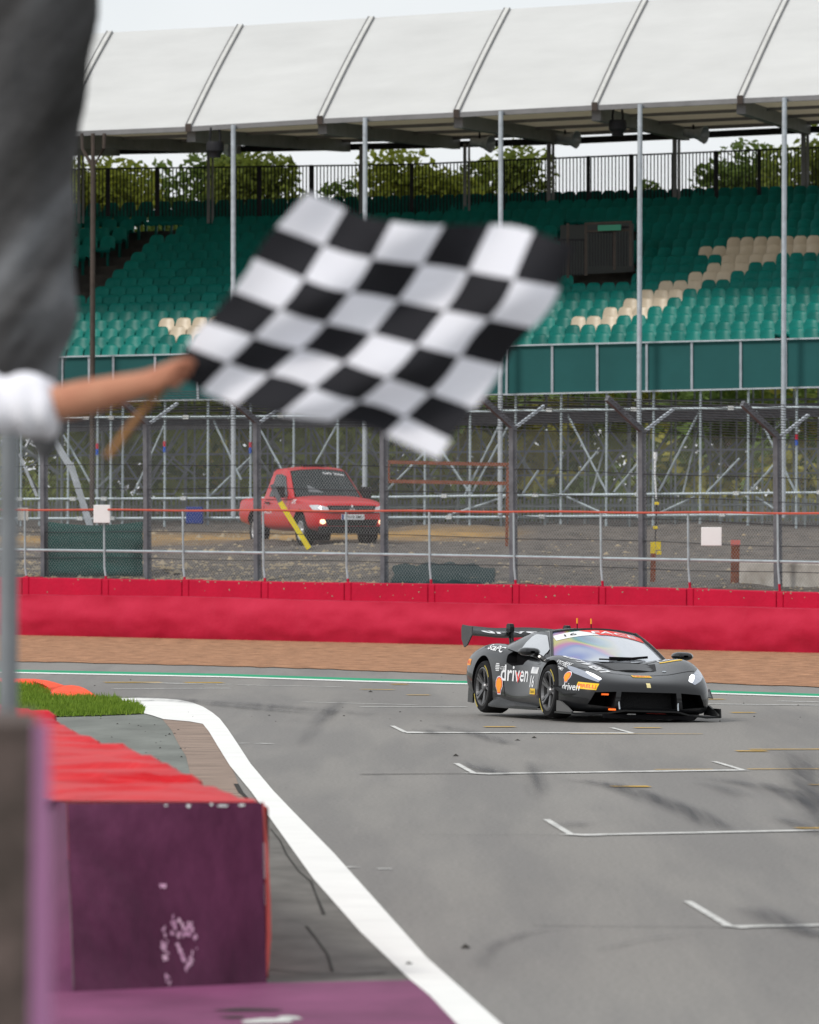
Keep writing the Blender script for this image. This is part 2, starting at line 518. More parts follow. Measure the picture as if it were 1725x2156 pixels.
# tyre marks
def skid_material():
    m = bpy.data.materials.new('tyre_rubber_mark')
    m.use_nodes = True
    n, l = m.node_tree.nodes, m.node_tree.links
    bs = n['Principled BSDF']
    bs.inputs['Base Color'].default_value = (0.055, 0.055, 0.062, 1)
    bs.inputs['Roughness'].default_value = 0.8
    t = n.new('ShaderNodeTexCoord')
    x = n.new('ShaderNodeTexNoise')
    x.inputs['Scale'].default_value = 2.2
    x.inputs['Detail'].default_value = 3
    mp = n.new('ShaderNodeMapping')
    mp.inputs['Scale'].default_value = (4, 0.07, 1)
    l.new(t.outputs['Object'], mp.inputs['Vector'])
    l.new(mp.outputs['Vector'], x.inputs['Vector'])
    r_ = n.new('ShaderNodeValToRGB')
    r_.color_ramp.elements[0].position = 0.38
    r_.color_ramp.elements[0].color = (0.15, 0.15, 0.15, 1)
    r_.color_ramp.elements[1].position = 0.72
    r_.color_ramp.elements[1].color = (0.55, 0.55, 0.55, 1)
    l.new(x.outputs['Fac'], r_.inputs['Fac'])
    tr = n.new('ShaderNodeBsdfTransparent')
    ms = n.new('ShaderNodeMixShader')
    aw = n.new('ShaderNodeAttribute')
    aw.attribute_name = 'worn'
    mm = n.new('ShaderNodeMath')
    mm.operation = 'MULTIPLY'
    l.new(r_.outputs['Color'], mm.inputs[0])
    l.new(aw.outputs['Fac'], mm.inputs[1])
    l.new(mm.outputs[0], ms.inputs[0])
    l.new(tr.outputs[0], ms.inputs[1])
    l.new(bs.outputs[0], ms.inputs[2])
    l.new(ms.outputs[0], n['Material Output'].inputs['Surface'])
    return m
M['skid'] = skid_material()
bsk = MB()
sk_a, sk_c = [], []
def skid(pts, w, z=.014):
    P = [ground(x, y, z) for x, y in pts]
    Q = []
    for i in range(len(P) - 1):
        for k in range(6):
            t = k / 6
            p0, p1, p2, p3 = P[max(i - 1, 0)], P[i], P[i + 1], P[min(i + 2, len(P) - 1)]
            Q.append(0.5 * ((2 * p1) + (p2 - p0) * t + (2 * p0 - 5 * p1 + 4 * p2 - p3) * t * t + (3 * p1 - p0 - 3 * p2 + p3) * t ** 3))
    Q.append(P[-1])
    L_, C_, R_ = [], [], []
    for i, p in enumerate(Q):
        d = (Q[min(i + 1, len(Q) - 1)] - Q[max(i - 1, 0)]).normalized()
        n_ = Vector((-d.y, d.x, 0)) * w / 2
        L_.append(p - n_ * 1.25)
        C_.append(p)
        R_.append(p + n_ * 1.25)
        k = min(1, i / 5, (len(Q) - 1 - i) / 5)
        sk_c.append(k)
    nq = len(Q)
    sk_a.extend([0.0] * nq + sk_c[-nq:] + [0.0] * nq)
    bsk.grid([L_, C_, R_])
skid([(1205, 1640), (1290, 1655), (1369, 1682), (1431, 1705), (1476, 1724), (1515, 1749)], 0.33)
skid([(1225, 1639), (1310, 1655), (1390, 1681), (1452, 1703), (1500, 1726), (1535, 1749)], 0.3, .0145)
skid([(1487, 1635), (1599, 1654), (1683, 1682), (1760, 1715)], 0.4, .015)
skid([(1650, 1575), (1672, 1620), (1690, 1670), (1745, 1760)], 0.35, .0155)
skid([(1690, 1575), (1705, 1620), (1722, 1680), (1790, 1780)], 0.35, .016)
skid([(920, 1524), (980, 1538), (1039, 1556), (1075, 1568)], 0.3, .0165)
skid([(880, 1532), (905, 1540), (930, 1548)], 0.3, .017)
skid([(1560, 1905), (1612, 1930), (1660, 1952), (1740, 1980)], 0.24, .0175)
skid([(1600, 1905), (1640, 1928), (1690, 1955), (1760, 1975)], 0.2, .018)
skid([(1010, 1606), (1035, 1622), (1045, 1630)], 0.35, .0185)
skid([(1118, 1600), (1128, 1640), (1136, 1690)], 0.25, .019)
skid([(1190, 1742), (1208, 1734), (1230, 1727)], 0.35, .020)
skid([(240, 1478), (330, 1474), (430, 1480), (560, 1492), (700, 1505)], 0.5, .0205)
skid([(200, 1466), (300, 1468), (420, 1474), (560, 1484), (800, 1506)], 0.7, .021)
skid([(1010, 2040), (1040, 1990), (1120, 1960), (1200, 1950)], 0.12, .0215)
skid([(1250, 2000), (1360, 1975), (1480, 1962)], 0.1, .022)
skid([(620, 1575), (690, 1500), (720, 1470)], 0.25, .0225)
for i in range(5):
    x = random.uniform(900, 1650)
    y = random.uniform(1520, 1750)
    skid([(x, y), (x + random.uniform(20, 60), y + 18), (x + random.uniform(60, 140), y + random.uniform(30, 60))], random.uniform(.14, .3), .0235 + i * .0006)
o = structure(bsk.build('tyre_marks', M['skid']))
o.data.attributes.new('worn', 'FLOAT', 'POINT').data.foreach_set('value', sk_a)
crack([(759, 1630), (860, 1629), (1000, 1628)], 0.10, .009, M['crack'], 'track_seam')
crack([(882, 1757), (980, 1758), (1100, 1757), (1205, 1759)], 0.02, .009, M['crack'], 'track_seam')
crack([(1123, 1948), (1300, 1950), (1537, 1951)], 0.02, .009, M['crack'], 'track_seam')
# crumbs of rubber and grit lying on the track and the paving
b = MB()
def crumb(bb, c, s):
    v = [Vector((math.cos(a) * s * random.uniform(.6, 1.2), math.sin(a) * s * random.uniform(.6, 1.2), 0)) for a in (0, 1.3, 2.5, 3.7, 5.0)]
    top = Vector((0, 0, s * random.uniform(.4, .8)))
    bb.add([c + q for q in v] + [c + top], [(i, (i + 1) % 5, 5) for i in range(5)])
for i in range(70):
    x, y = random.uniform(100, 1700), random.choice([random.uniform(1415, 1520), random.uniform(1500, 1600)])
    if y > 1520:
        x = random.uniform(230, 395)
    crumb(b, ground(x, y, .006), random.uniform(.008, .022))
for x, y in [(780, 1457), (960, 1592), (1125, 1554), (1090, 1559), (980, 1996), (860, 2032)]:
    crumb(b, ground(x, y, .006), .04)
b.build('rubber_crumbs', M['crack'])['kind'] = 'stuff'

# grass patch, orange kerbs
GR = [(-400, 1430), (36, 1444), (76, 1446), (104, 1458), (102, 1469), (202, 1470.5), (236, 1471), (288, 1487), (304, 1493), (302, 1502), (200, 1506), (84, 1509), (-400, 1520)]
gpoly('grass_turf', GR, 0.016, M['soil'])
def inpoly(x, y, poly):
    r_, j = False, len(poly) - 1
    for i in range(len(poly)):
        xi, yi = poly[i]
        xj, yj = poly[j]
        if (yi > y) != (yj > y) and x < (xj - xi) * (y - yi) / (yj - yi) + xi:
            r_ = not r_
        j = i
    return r_
b = MB()
k = 0
while k < 14000:
    x, y = random.uniform(-60, 306), random.uniform(1436, 1514)
    if not inpoly(x + random.gauss(0, 2.5), y + random.gauss(0, 1.2), GR):
        continue
    k += 1
    p = ground(x, y, .014)
    hgt = random.uniform(.05, .13) * (0.75 + 0.5 * noise.noise(p * 0.8))
    a = random.uniform(0, 6.28)
    w = Vector((math.cos(a), math.sin(a), 0)) * .012
    lean = Vector((random.gauss(0, .03), random.gauss(0, .03), hgt))
    b.add([p - w, p + w, p + lean], [(0, 1, 2)])
b.build('grass', M['grass'])['kind'] = 'stuff'
def sausage_kerb(pts, label):
    P = [ground(x, y, 0) for x, y in pts]
    c = sum(P, Vector()) / len(P)
    bb = MB()
    n = len(P)
    top = [c + (p - c) * .72 + Vector((0, 0, .085)) for p in P]
    mid = [c + (p - c) * .93 + Vector((0, 0, .05)) for p in P]
    bb.add(P + mid + top, [(i, (i + 1) % n, n + (i + 1) % n, n + i) for i in range(n)] +
           [(n + i, n + (i + 1) % n, 2 * n + (i + 1) % n, 2 * n + i) for i in range(n)] + [tuple(range(2 * n, 3 * n))])
    tag(bb.build('track_kerb', M['kerb'], tri=True), label, 'kerb', 'orange kerbs at the inside of the corner')
sausage_kerb([(104, 1468.5), (108, 1460), (130, 1453), (150, 1452), (172, 1455), (190, 1462), (203, 1470.5), (150, 1471)], 'nearer orange painted kerb beside the white corner paint')
sausage_kerb([(-60, 1436), (34, 1439), (84, 1440), (118, 1444.5), (140, 1450), (108, 1457), (76, 1447), (20, 1444), (-60, 1441)], 'farther orange painted kerb running out behind the grass')

# ------------------------------------------------------------------ earth bank behind the barrier
_p0, _p1 = ground(38, 1338), ground(1725, 1376)
def Db(px):                               # distance of the barrier line at a photo column
    d = ray(px, 1060)
    n_ = Vector((_p1.y - _p0.y, -(_p1.x - _p0.x), 0))
    return n_.dot(_p0 - CAM.xy.to_3d()) / n_.dot(Vector((d.x, d.y, 0)))
OFF = [(0.9, 1.02), (2, 1.18), (5, 1.36), (10, 1.6), (16, 1.79), (21, 1.89), (27, 2.0), (31, 2.12), (34, 2.22), (40, 2.28), (60, 2.35), (100, 2.5), (250, 3.0)]
def bank_z(px, D):
    return interp(D - Db(px), OFF)
def bank_material():
    m = bpy.data.materials.new('earth_bank')
    m.use_nodes = True
    n, l = m.node_tree.nodes, m.node_tree.links
    bs = n['Principled BSDF']
    bs.inputs['Roughness'].default_value = 0.95
    g = n.new('ShaderNodeTexCoord')
    def ramp(src, a, ca, b_, cb):
        r_ = n.new('ShaderNodeValToRGB')
        r_.color_ramp.elements[0].position = a
        r_.color_ramp.elements[0].color = (*ca, 1)
        r_.color_ramp.elements[1].position = b_
        r_.color_ramp.elements[1].color = (*cb, 1)
        l.new(src, r_.inputs['Fac'])
        return r_.outputs['Color']
    def nz(s, d=8, r_=0.7):
        x = n.new('ShaderNodeTexNoise')
        x.inputs['Scale'].default_value = s
        x.inputs['Detail'].default_value = d
        x.inputs['Roughness'].default_value = r_
        l.new(g.outputs['Object'], x.inputs['Vector'])
        return x.outputs['Fac']
    grey = ramp(nz(3.5), .35, (.034, .029, .025), .7, (.155, .13, .108))
    ochre = ramp(nz(2.2), .3, (.22, .13, .035), .7, (.50, .29, .08))
    at_ = n.new('ShaderNodeAttribute')
    at_.attribute_name = 'ochre'
    mix = n.new('ShaderNodeMixRGB')
    ad = n.new('ShaderNodeMath')
    ad.operation = 'MULTIPLY'
    l.new(at_.outputs['Fac'], ad.inputs[0])
    l.new(ramp(nz(0.7), .34, (.5, .5, .5), .5, (1, 1, 1)), ad.inputs[1])
    l.new(ad.outputs[0], mix.inputs[0])
    l.new(grey, mix.inputs[1])
    l.new(ochre, mix.inputs[2])
    l.new(mix.outputs[0], bs.inputs['Base Color'])
    return m
b = MB()
rows, och = [], []
offs = [0.9 + i * 0.6 for i in range(58)] + [38, 42, 48, 55, 65, 100, 250]
for o_ in offs:
    r_ = []
    for px in range(-500, 2301, 20):
        D = Db(px) + o_
        p = at(px, 1060, D)
        p.z = interp(o_, OFF) + 0.14 * noise.fractal(Vector((p.x * .35, p.y * .35, 0)), 1, 2, 5) * min(1, o_ / 3)
        r_.append(p)
        och.append(max(0.0, 1 - abs(o_ - interp(px, [(0, 20), (400, 24), (660, 27), (1000, 30), (1200, 32)])) / 6.5) * (1.0 if px < 1000 else max(0, 1 - (px - 1000) / 130)))
    rows.append(r_)
b.grid(rows)
bank = structure(b.build('earth_bank', bank_material(), smooth=True))
at_ = bank.data.attributes.new('ochre', 'FLOAT', 'POINT')
at_.data.foreach_set('value', och)
b = MB()
for i in range(2600):
    px = random.uniform(30, 1725) if random.random() < .4 else random.uniform(30, 820)
    o_ = random.choice([random.uniform(1.0, 3), random.uniform(1.0, 9), random.uniform(1, 30)])
    D = Db(px) + o_
    p = at(px, 1060, D)
    p.z = interp(o_, OFF) + 0.14 * noise.fractal(Vector((p.x * .35, p.y * .35, 0)), 1, 2, 5) * min(1, o_ / 3)
    s = random.uniform(.025, .075) * (1.8 if random.random() < .10 else 1)
    if px > 1100:
        s *= .7
    crumb(b, p, s)
b.build('rubble', M['stone'])['kind'] = 'stuff'

# ------------------------------------------------------------------ red barrier: conveyor wall in front, painted blocks behind
LOWT = [(-700, 1239), (38, 1251), (420, 1255.5), (621, 1262), (1000, 1269.5), (1538, 1276), (1725, 1281), (2500, 1296)]
b = MB()
n_out = Vector((_p1.y - _p0.y, -(_p1.x - _p0.x), 0)).normalized()
if n_out.y > 0:
    n_out = -n_out                        # towards the track
rows = [[] for _ in range(14)]
xs = list(range(-400, 2301, 10))
for px in xs:
    base = at(px, 1060, Db(px))
    base.z = 0
    zt = at(px, interp(px, LOWT), Db(px)).z
    for i in range(14):
        t = i / 13
        q = Vector((base.x, base.y, zt * t - .02))
        bul = 0.10 * math.sin(math.pi * min(1, t * 1.05)) + 0.055 * noise.fractal(Vector((px * .008, t * 1.6, 3)), 1, 2, 4)
        bul += .022 * noise.noise(Vector((px * .03, t * 3.2, 8))) - .02 * max(0, noise.noise(Vector((px * .06, t * 5, 2))) - .3)
        bul += 0.03 * math.exp(-((px % 186) - 93) ** 2 / 60) * t
        q += n_out * (bul + 0.02)
        if i == 13:
            q.z += 0.012 * noise.noise(Vector((px * .02, 0, 9)))
        rows[i].append(q)
lip = [q - n_out * 0.12 + Vector((0, 0, 0.01)) for q in rows[-1]]
back = [q - n_out * 0.5 for q in lip]
rows += [lip, back]
b.grid(rows)
tag(b.build('barrier_wall', M['red_wall'], smooth=True), 'long red rubber belt wall along the back of the gravel trap', 'barrier')
BT = [(-700, 1203), (40, 1215.6), (210, 1218.5), (378, 1221), (546, 1224), (722, 1227), (900, 1229), (1084, 1231), (1269, 1234.5), (1452, 1239.5), (1643, 1245.5), (1725, 1247.5), (2500, 1265)]
JX = [-122, 46, 214, 383, 550, 725, 901, 1079, 1261, 1446, 1635, 1830, 2030]
ORD = ['', 'first', 'second', 'third', 'fourth', 'fifth', 'sixth', 'seventh', 'eighth', 'ninth', 'tenth', 'eleventh', 'twelfth', 'thirteenth', 'fourteenth', 'fifteenth', 'sixteenth', 'seventeenth', 'eighteenth', 'nineteenth', 'twentieth']
def wall_pt(px, py, back=0.0):            # point on the plane of the blocks
    D = Db(px) + back * 1.41
    return at(px, py, D)
def block(x0, x1, top_drop, name, label, group, back=0.55, deep=0.4):
    bb = MB()
    pts = []
    for x in (x0, x1):
        p = wall_pt(x, interp(x, BT) + top_drop, back)
        pts.append(p)
    a, c = pts
    bk = -n_out * deep
    lo = [Vector((a.x, a.y, 0)), Vector((c.x, c.y, 0)), Vector((c.x, c.y, 0)) + bk, Vector((a.x, a.y, 0)) + bk]
    bb.hexa(lo, [a, c, c + bk, a + bk])
    o = bb.build(name, M['red_block'], bevel=0.02)
    if name == 'concrete_block':
        cb_ = MB()
        for _ in range(random.randint(5, 16)):
            t = random.random()
            u_ = lerp(a, c, t) - Vector((0, 0, random.choice([.01, .03, random.uniform(0, .3)])))
            w_ = random.uniform(.01, .035)
            d_ = (c - a).normalized()
            pts_ = [u_ + n_out * .004 + d_ * (w_ * math.cos(k)) * random.uniform(.5, 1.2) + Vector((0, 0, w_ * .7 * math.sin(k))) * random.uniform(.5, 1.2) for k in (0, 1.2, 2.5, 3.8, 5.1)]
            cb_.add(pts_, [(0, 1, 2, 3, 4)])
        q_ = cb_.build('paint_chips', M['stone'])
        q_.parent = o
    tag(o, label, 'barrier block', group)
    return o
for i in range(len(JX) - 1):
    vis = f'{ORD[i]} long block from the left in the red concrete row' if 1 <= i <= 10 else 'red concrete block beyond the edge of the picture'
    vis = 'red concrete block at the far left end behind the post' if i == 0 else vis
    block(JX[i] + 14.5, JX[i + 1] - 1, 0, 'concrete_block', vis, 'red concrete blocks behind the belt wall')
    lab = f'{ORD[i]} narrow red concrete pier from the left, under a railing post' if i >= 1 else 'narrow red pier hidden behind the steel post'
    block(JX[i] + .5, JX[i] + 13.2, -1.5 if i % 2 else 1.0, 'concrete_pier', lab, 'narrow piers between the red blocks', back=0.53, deep=0.44)

# ------------------------------------------------------------------ handrail on the blocks
hr = thing('handrail', 'low steel handrail with orange top rail on the red blocks', 'handrail', wall_pt(862, 1228, .7))
HP = [(55, 1217), (222, 1218), (388, 1221), (557, 1224), (732, 1227), (907, 1229), (1085, 1231), (1268, 1234), (1452, 1239), (1641, 1245), (1835, 1251)]
ROPE = [(-100, 1072), (40, 1073), (860, 1076), (1400, 1079), (1725, 1080.5), (1900, 1081)]
RAIL = [(-100, 1155), (60, 1158), (388, 1162), (860, 1168), (1400, 1178), (1725, 1184), (1900, 1188)]
for x, y in HP:
    b = MB()
    top = wall_pt(x - 3, interp(x, ROPE) + 2, .75)
    mid = wall_pt(x - 2, 1195, .75)
    bot = wall_pt(x + 2, y + 6, .75)
    b.tube([top, mid], .022, 8)
    p = b.build('post', M['scaff'], hr, smooth=True)
    b = MB()
    b.tube([mid, bot], .022, 8)
    b.cur = 1
    foot = lerp(mid, bot, .62)
    b.tube([foot, bot], .025, 8)
    b.build('post', [M['scaff'], M['red_block']], hr, smooth=True)
b = MB()
b.tube([wall_pt(x, interp(x, ROPE) + 0.8 * math.sin(x * .02), .75) for x in range(-60, 1861, 24)], .023, 6)
b.build('top_rail', M['orange_rope'], hr, smooth=True)
b = MB()
b.tube([wall_pt(x, interp(x, RAIL), .80) for x in range(-60, 1861, 60)], .028, 8)
b.build('middle_rail', M['scaff'], hr, smooth=True)

# ------------------------------------------------------------------ debris fence with chain link
FB = 1.6                                   # metres behind the belt wall
fence = thing('debris_fence', 'tall chain link debris fence with cranked steel posts behind the red blocks', 'fence', wall_pt(862, 1230, FB))
FP = [(-190, 905), (92, 893), (309, 890), (541, 888), (808, 890), (1080, 898), (1352, 906), (1637, 918), (1925, 930)]
FT = FP
FBOT = [(-190, 1213), (92, 1216), (541, 1222), (808, 1228), (1080, 1233), (1352, 1240), (1637, 1248), (1925, 1256)]
along = Vector((n_out.y, -n_out.x, 0))
if along.x < 0:
    along = -along
for x, y in FP:
    b = MB()
    t_, bt = wall_pt(x, y, FB), wall_pt(x + 2, interp(x, FBOT), FB)
    bt.z -= .15
    b.bar(t_, bt, .12, .12, up=n_out)
    post = b.build('post', M['galv_dark'], fence)
    b = MB()                               # pale flange whose colour holds the light on the post's left edge
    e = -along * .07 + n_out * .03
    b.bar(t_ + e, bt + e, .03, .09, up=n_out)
    sub(b.build('lit_flange', M['galv']), post).matrix_parent_inverse = WORLD_INV(fence)
    b = MB()
    b.bar(t_, t_ + n_out * .95 + Vector((0, 0, .62)), .09, .11)
    b.build('outward_arm', M['galv_dark'], fence)
    b = MB()
    b.bar(t_ - n_out * .1, t_ - n_out * .85 + Vector((0, 0, .42)), .055, .055)
    b.build('rear_strut', M['galv'], fence)
b = MB()
wr = .0029
def wire(p, q):
    d = (q - p).normalized()
    x_ = d.cross(n_out).normalized() * wr
    b.quad(p - x_, p + x_, q + x_, q - x_)
for k, x in enumerate([-160 + 6.0 * i for i in range(350)]):
    y0, y1 = interp(x, FT) + 4, interp(x, FBOT)
    for sgn in (1, -1):
        x2 = x + sgn * 225
        wire(wall_pt(x, y0, FB), wall_pt(x2, interp(x2, FBOT), FB + .002 * sgn))
    # netting on the outward arms: closer wires along the fence
b.build('chain_link', M['wire'], fence)
b = MB()
xs = range(-190, 1926, 30)
for f_ in (0.02, 0.27, 0.42, 0.56, 0.70, 0.87):
    b.tube([wall_pt(x, lerp(interp(x, FT), interp(x, FBOT), f_) + 1.5 * math.sin(x * .013 + f_ * 9), FB - .02) for x in xs], .007, 4)
for i in range(13):
    o_ = i / 12
    off = n_out * (.95 * o_) + Vector((0, 0, .62 * o_))
    b.tube([wall_pt(x, interp(x, FT), FB) + off for x in xs], .007, 4)
b.build('tension_cable', M['dark_wire'], fence)
b = MB()
for x in range(-190, 1926, 16):
    p = wall_pt(x, interp(x, FT), FB)
    q = p + n_out * .95 + Vector((0, 0, .62))
    for dx in (.3, -.3):
        wire(p, q + along * dx)
b.build('overhang_net', M['dark_wire'], fence)
# leaning braces of the fence
br = thing('slanted_brace', 'leaning steel brace pole with bright yellow lower half beside the pickup', 'brace pole', at(650, 1157, 186))
b = MB()
pA, pM, pB = at(573, 1020, 186), at(590, 1057, 186), at(651, 1155, 186)
b.bar(pA, pM, .1, .1)
b.build('upper_section', M['galv_dark'], br)
b = MB()
b.bar(pM, pB, .13, .11)
b.build('yellow_sleeve', M['yellow'], br)
b = MB()
b.bar(at(148, 975, 186) - Vector((0, 0, 0)), at(193, 1118, 186), .14, .14)
b.bar(at(85, 880, 186), at(150, 985, 186), .14, .14)
tag(b.build('raking_strut', M['galv']), 'thick grey raking strut leaning behind the green netting', 'strut')
b = MB()
b.bar(at(40, 955, 186), at(78, 1045, 186), .06, .06)
tag(b.build('raking_strut', M['galv']), 'thin grey strut sloping down to the left fence post', 'strut')
# green netting on the fence
b = MB()
rows = []
for i in range(9):
    t = i / 8
    r_ = []
    for j in range(24):
        x = lerp(97, 301, j / 23)
        y0 = 1098 + 8 * math.sin(math.pi * j / 23) * 1.0
        q = wall_pt(x, lerp(y0, 1213, t), FB + .06)
        q += n_out * (.04 * noise.noise(Vector((j * .35, t * 6, 1))))
        r_.append(q)
    rows.append(r_)
b.grid(rows)
o = b.build('windbreak_sheet', M['netting'], smooth=True)
so = o.modifiers.new('thick', 'SOLIDIFY')
so.thickness = .008
tag(o, 'dark green windbreak sheet tied to the bottom of the chain link fence', 'netting')
# signs on the fence
def board(px0, py0, px1, py1, D, m, name, label, cat, tilt=0, th=.02, bev=.02):
    c = at((px0 + px1) / 2, (py0 + py1) / 2, D)
    s = D / FPX
    bb = MB()
    bb.box(c, ((px1 - px0) * s, th, (py1 - py0) * s))
    o = bb.build(name, m, bevel=bev)
    return tag(o, label, cat)
board(197, 1063, 232, 1101, Db(214) + .9, M['white'], 'notice_board', 'white rectangular board on the fence above the green sheet', 'board')
board(1477, 1110, 1520, 1149, Db(1498) + .9, M['white'], 'notice_board', 'white square board with a cable tie on the right fence bay', 'board')
board(36, 1069, 60, 1096, Db(48) + 14, M['concrete'], 'notice_board', 'small pale board low beside the grey post', 'board')

# dark sheeting and plank on the bank
b = MB()
rows = []
for i in range(8):
    r_ = []
    for j in range(28):
        px = lerp(820, 1050, j / 27)
        D = Db(px) + lerp(1.6, 8, i / 7)
        p = at(px, 1060, D)
        p.z = bank_z(px, D) + (.15 * math.sin(math.pi * i / 7) ** .5 * math.sin(math.pi * j / 27) ** .5 if 0 < i < 7 and 0 < j < 27 else -.1) + .14 * noise.noise(p * 2.1)
        r_.append(p)
    rows.append(r_)
b.grid(rows)
tag(b.build('ground_sheet', mat('black_green_sheet', (.008, .028, .03), .8), smooth=True), 'crumpled dark green sheet lying on the gravel bank', 'tarpaulin')
b = MB()
b.bar(at(958, 1228, Db(958) + 2.2), at(1000, 1218, Db(1000) + 3.2), .13, .05)
tag(b.build('timber_plank', M['stone']), 'short tan plank lying on the bank above the red blocks', 'plank')
# rusty frame, post with yellow beacons, stub post, concrete kerb wall
fr = thing('rusty_frame', 'rusty steel frame on a single leg behind the fence', 'steel frame', at(1078, 1100, Db(1078) + 6))
Dr = Db(940) + 8
for p, q in [((803, 972.5), (1081, 978.5)), ((803, 1013), (1081, 1018)), ((817, 970), (817, 1015)), ((1070, 976), (1070, 1018))]:
    b = MB()
    b.bar(at(*p, Dr), at(*q, Dr), .075, .075)
    b.build('bar', M['rust'], fr)
b = MB()
b.bar(at(1069, 1020, Dr), at(1067, 1150, Dr), .06, .06)
b.build('leg', M['rust'], fr)
Dy = Db(1382) + 2.6
ym = thing('beacon_post', 'yellow sensor boxes clamped on a rusty post with a thin aerial', 'sensor post', at(1375, 1215, Dy))
b = MB()
b.bar(at(1376, 1165, Dy), at(1375, 1225, Dy), .10, .08)
b.build('post', M['rust'], ym)
for (x0, y0, x1, y1) in [(1370, 1141, 1381, 1167), (1382, 1139, 1392, 1158), (1383, 1160, 1393, 1168)]:
    b = MB()
    s = Dy / FPX
    b.box(at((x0 + x1) / 2, (y0 + y1) / 2, Dy), ((x1 - x0) * s, .08, (y1 - y0) * s))
    b.build('yellow_box', M['yellow'], ym, bevel=.01)
b = MB()
b.tube([at(1380, 1140, Dy), at(1383, 1063, Dy)], .015, 6)
b.build('aerial', M['black_steel'], ym)
for x, y in [(1383.5, 1060), (1380.5, 1111)]:
    b = MB()
    b.box(at(x, y, Dy), (.09, .07, .06))
    b.build('yellow_clip', M['yellow'], ym, bevel=.01)
st = thing('stub_post', 'short rusty post with a pink top by the concrete wall', 'post', at(1549, 1240, Db(1549) + 3))
Ds = Db(1549) + 3
b = MB()
b.bar(at(1549, 1148, Ds), at(1547, 1245, Ds), .16, .12)
b.build('stem', M['rust'], st)
b = MB()
b.bar(at(1549, 1137, Ds), at(1549, 1149, Ds), .18, .14)
b.build('cap', mat('pink_paint', (.62, .16, .14), .6), st)
b = MB()
Dc = Db(1650) + 2.6
a, c = at(1556, 1182, Db(1556) + 2.8), at(1860, 1193, Db(1860) + 2.8)
lo = [Vector((p.x, p.y, .9)) for p in (a, c)]
b.hexa([lo[0], lo[1], lo[1] - n_out * .5, lo[0] - n_out * .5], [a, c, c - n_out * .5, a - n_out * .5])
tag(b.build('retaining_wall', M['concrete'], bevel=.03), 'low weathered concrete wall behind the fence on the right', 'wall')
b = MB()
b.box(at(410, 1085, 209), (.42, .4, .42))
tag(b.build('storage_crate', M['blue'], bevel=.03), 'blue plastic crate on the ground under the scaffolding', 'crate')

# ------------------------------------------------------------------ grandstand
def sh(s):
    return max(110.0, min(400.0, 330 - .165 * (s - 405)))
def G(s, d, y):                            # photo column s of the front edge, d metres back, photo row y
    D = 207 - (s - 862) * .00465 + d * .96
    return at(s + sh(s) * d / 13.5, y, D)
def GZ(s, d, z):
    p = G(s, d, 700)
    return Vector((p.x, p.y, z))
PT = [(-200, 758.5), (134, 751), (375, 746), (1075, 727.5), (1725, 712), (1950, 706)]
PBT = [(-200, 853), (290, 843), (400, 841.5), (1055, 831), (1725, 815), (1950, 810)]
EAVE = [(-200, 293), (175, 276), (405, 266.5), (680, 250), (967, 236.5), (1257, 221.5), (1562, 207), (1725, 200), (1950, 190)]
RIDGE = [(-200, 92), (230, 68), (505, 54), (783, 37), (1068, 19), (1358, 1), (1650, -17), (1950, -36)]
BACKL = [(-200, 330), (165, 317), (862, 304), (1212, 293), (1600, 275), (1950, 258)]
gs = thing('grandstand', 'covered grandstand with white fabric roof and green front boards', 'grandstand', GZ(862, 0, 2.28))
PX = [-150, -60, 40, 131, 188, 239, 327, 417, 510, 603, 695, 788, 880, 973, 1067, 1163, 1258, 1362, 1457, 1560, 1655, 1752, 1850]
def dz(x, y, d, w=0.0):
    return G(x, d, y)
for x0, x1 in zip(PX, PX[1:]):
    b = MB()
    a0, a1 = G(x0 + 1.5, 0, interp(x0, PT) + 2), G(x1 - 1.5, 0, interp(x1, PT) + 2)
    c0, c1 = G(x0 + 1.5, 0, interp(x0, PBT) - 2), G(x1 - 1.5, 0, interp(x1, PBT) - 2)
    n_ = Vector((0, .03, 0))
    b.hexa([c0, c1, c1 + n_, c0 + n_], [a0, a1, a1 + n_, a0 + n_])
    b.build('fascia_board', M['panel'], gs)
for x in PX:
    b = MB()
    b.bar(G(x, -.02, interp(x, PT)), G(x, -.02, interp(x, PBT)), .055, .05, up=(0, -1, 0))
    b.build('panel_post', M['galv'], gs)
for tab, nm in ((PT, 'top_channel'), (PBT, 'bottom_channel')):
    b = MB()
    for x0, x1 in zip(PX, PX[1:]):
        b.bar(G(x0, -.06, interp(x0, tab)), G(x1, -.06, interp(x1, tab)), .05, .035)
    b.build(nm, M['galv'], gs)
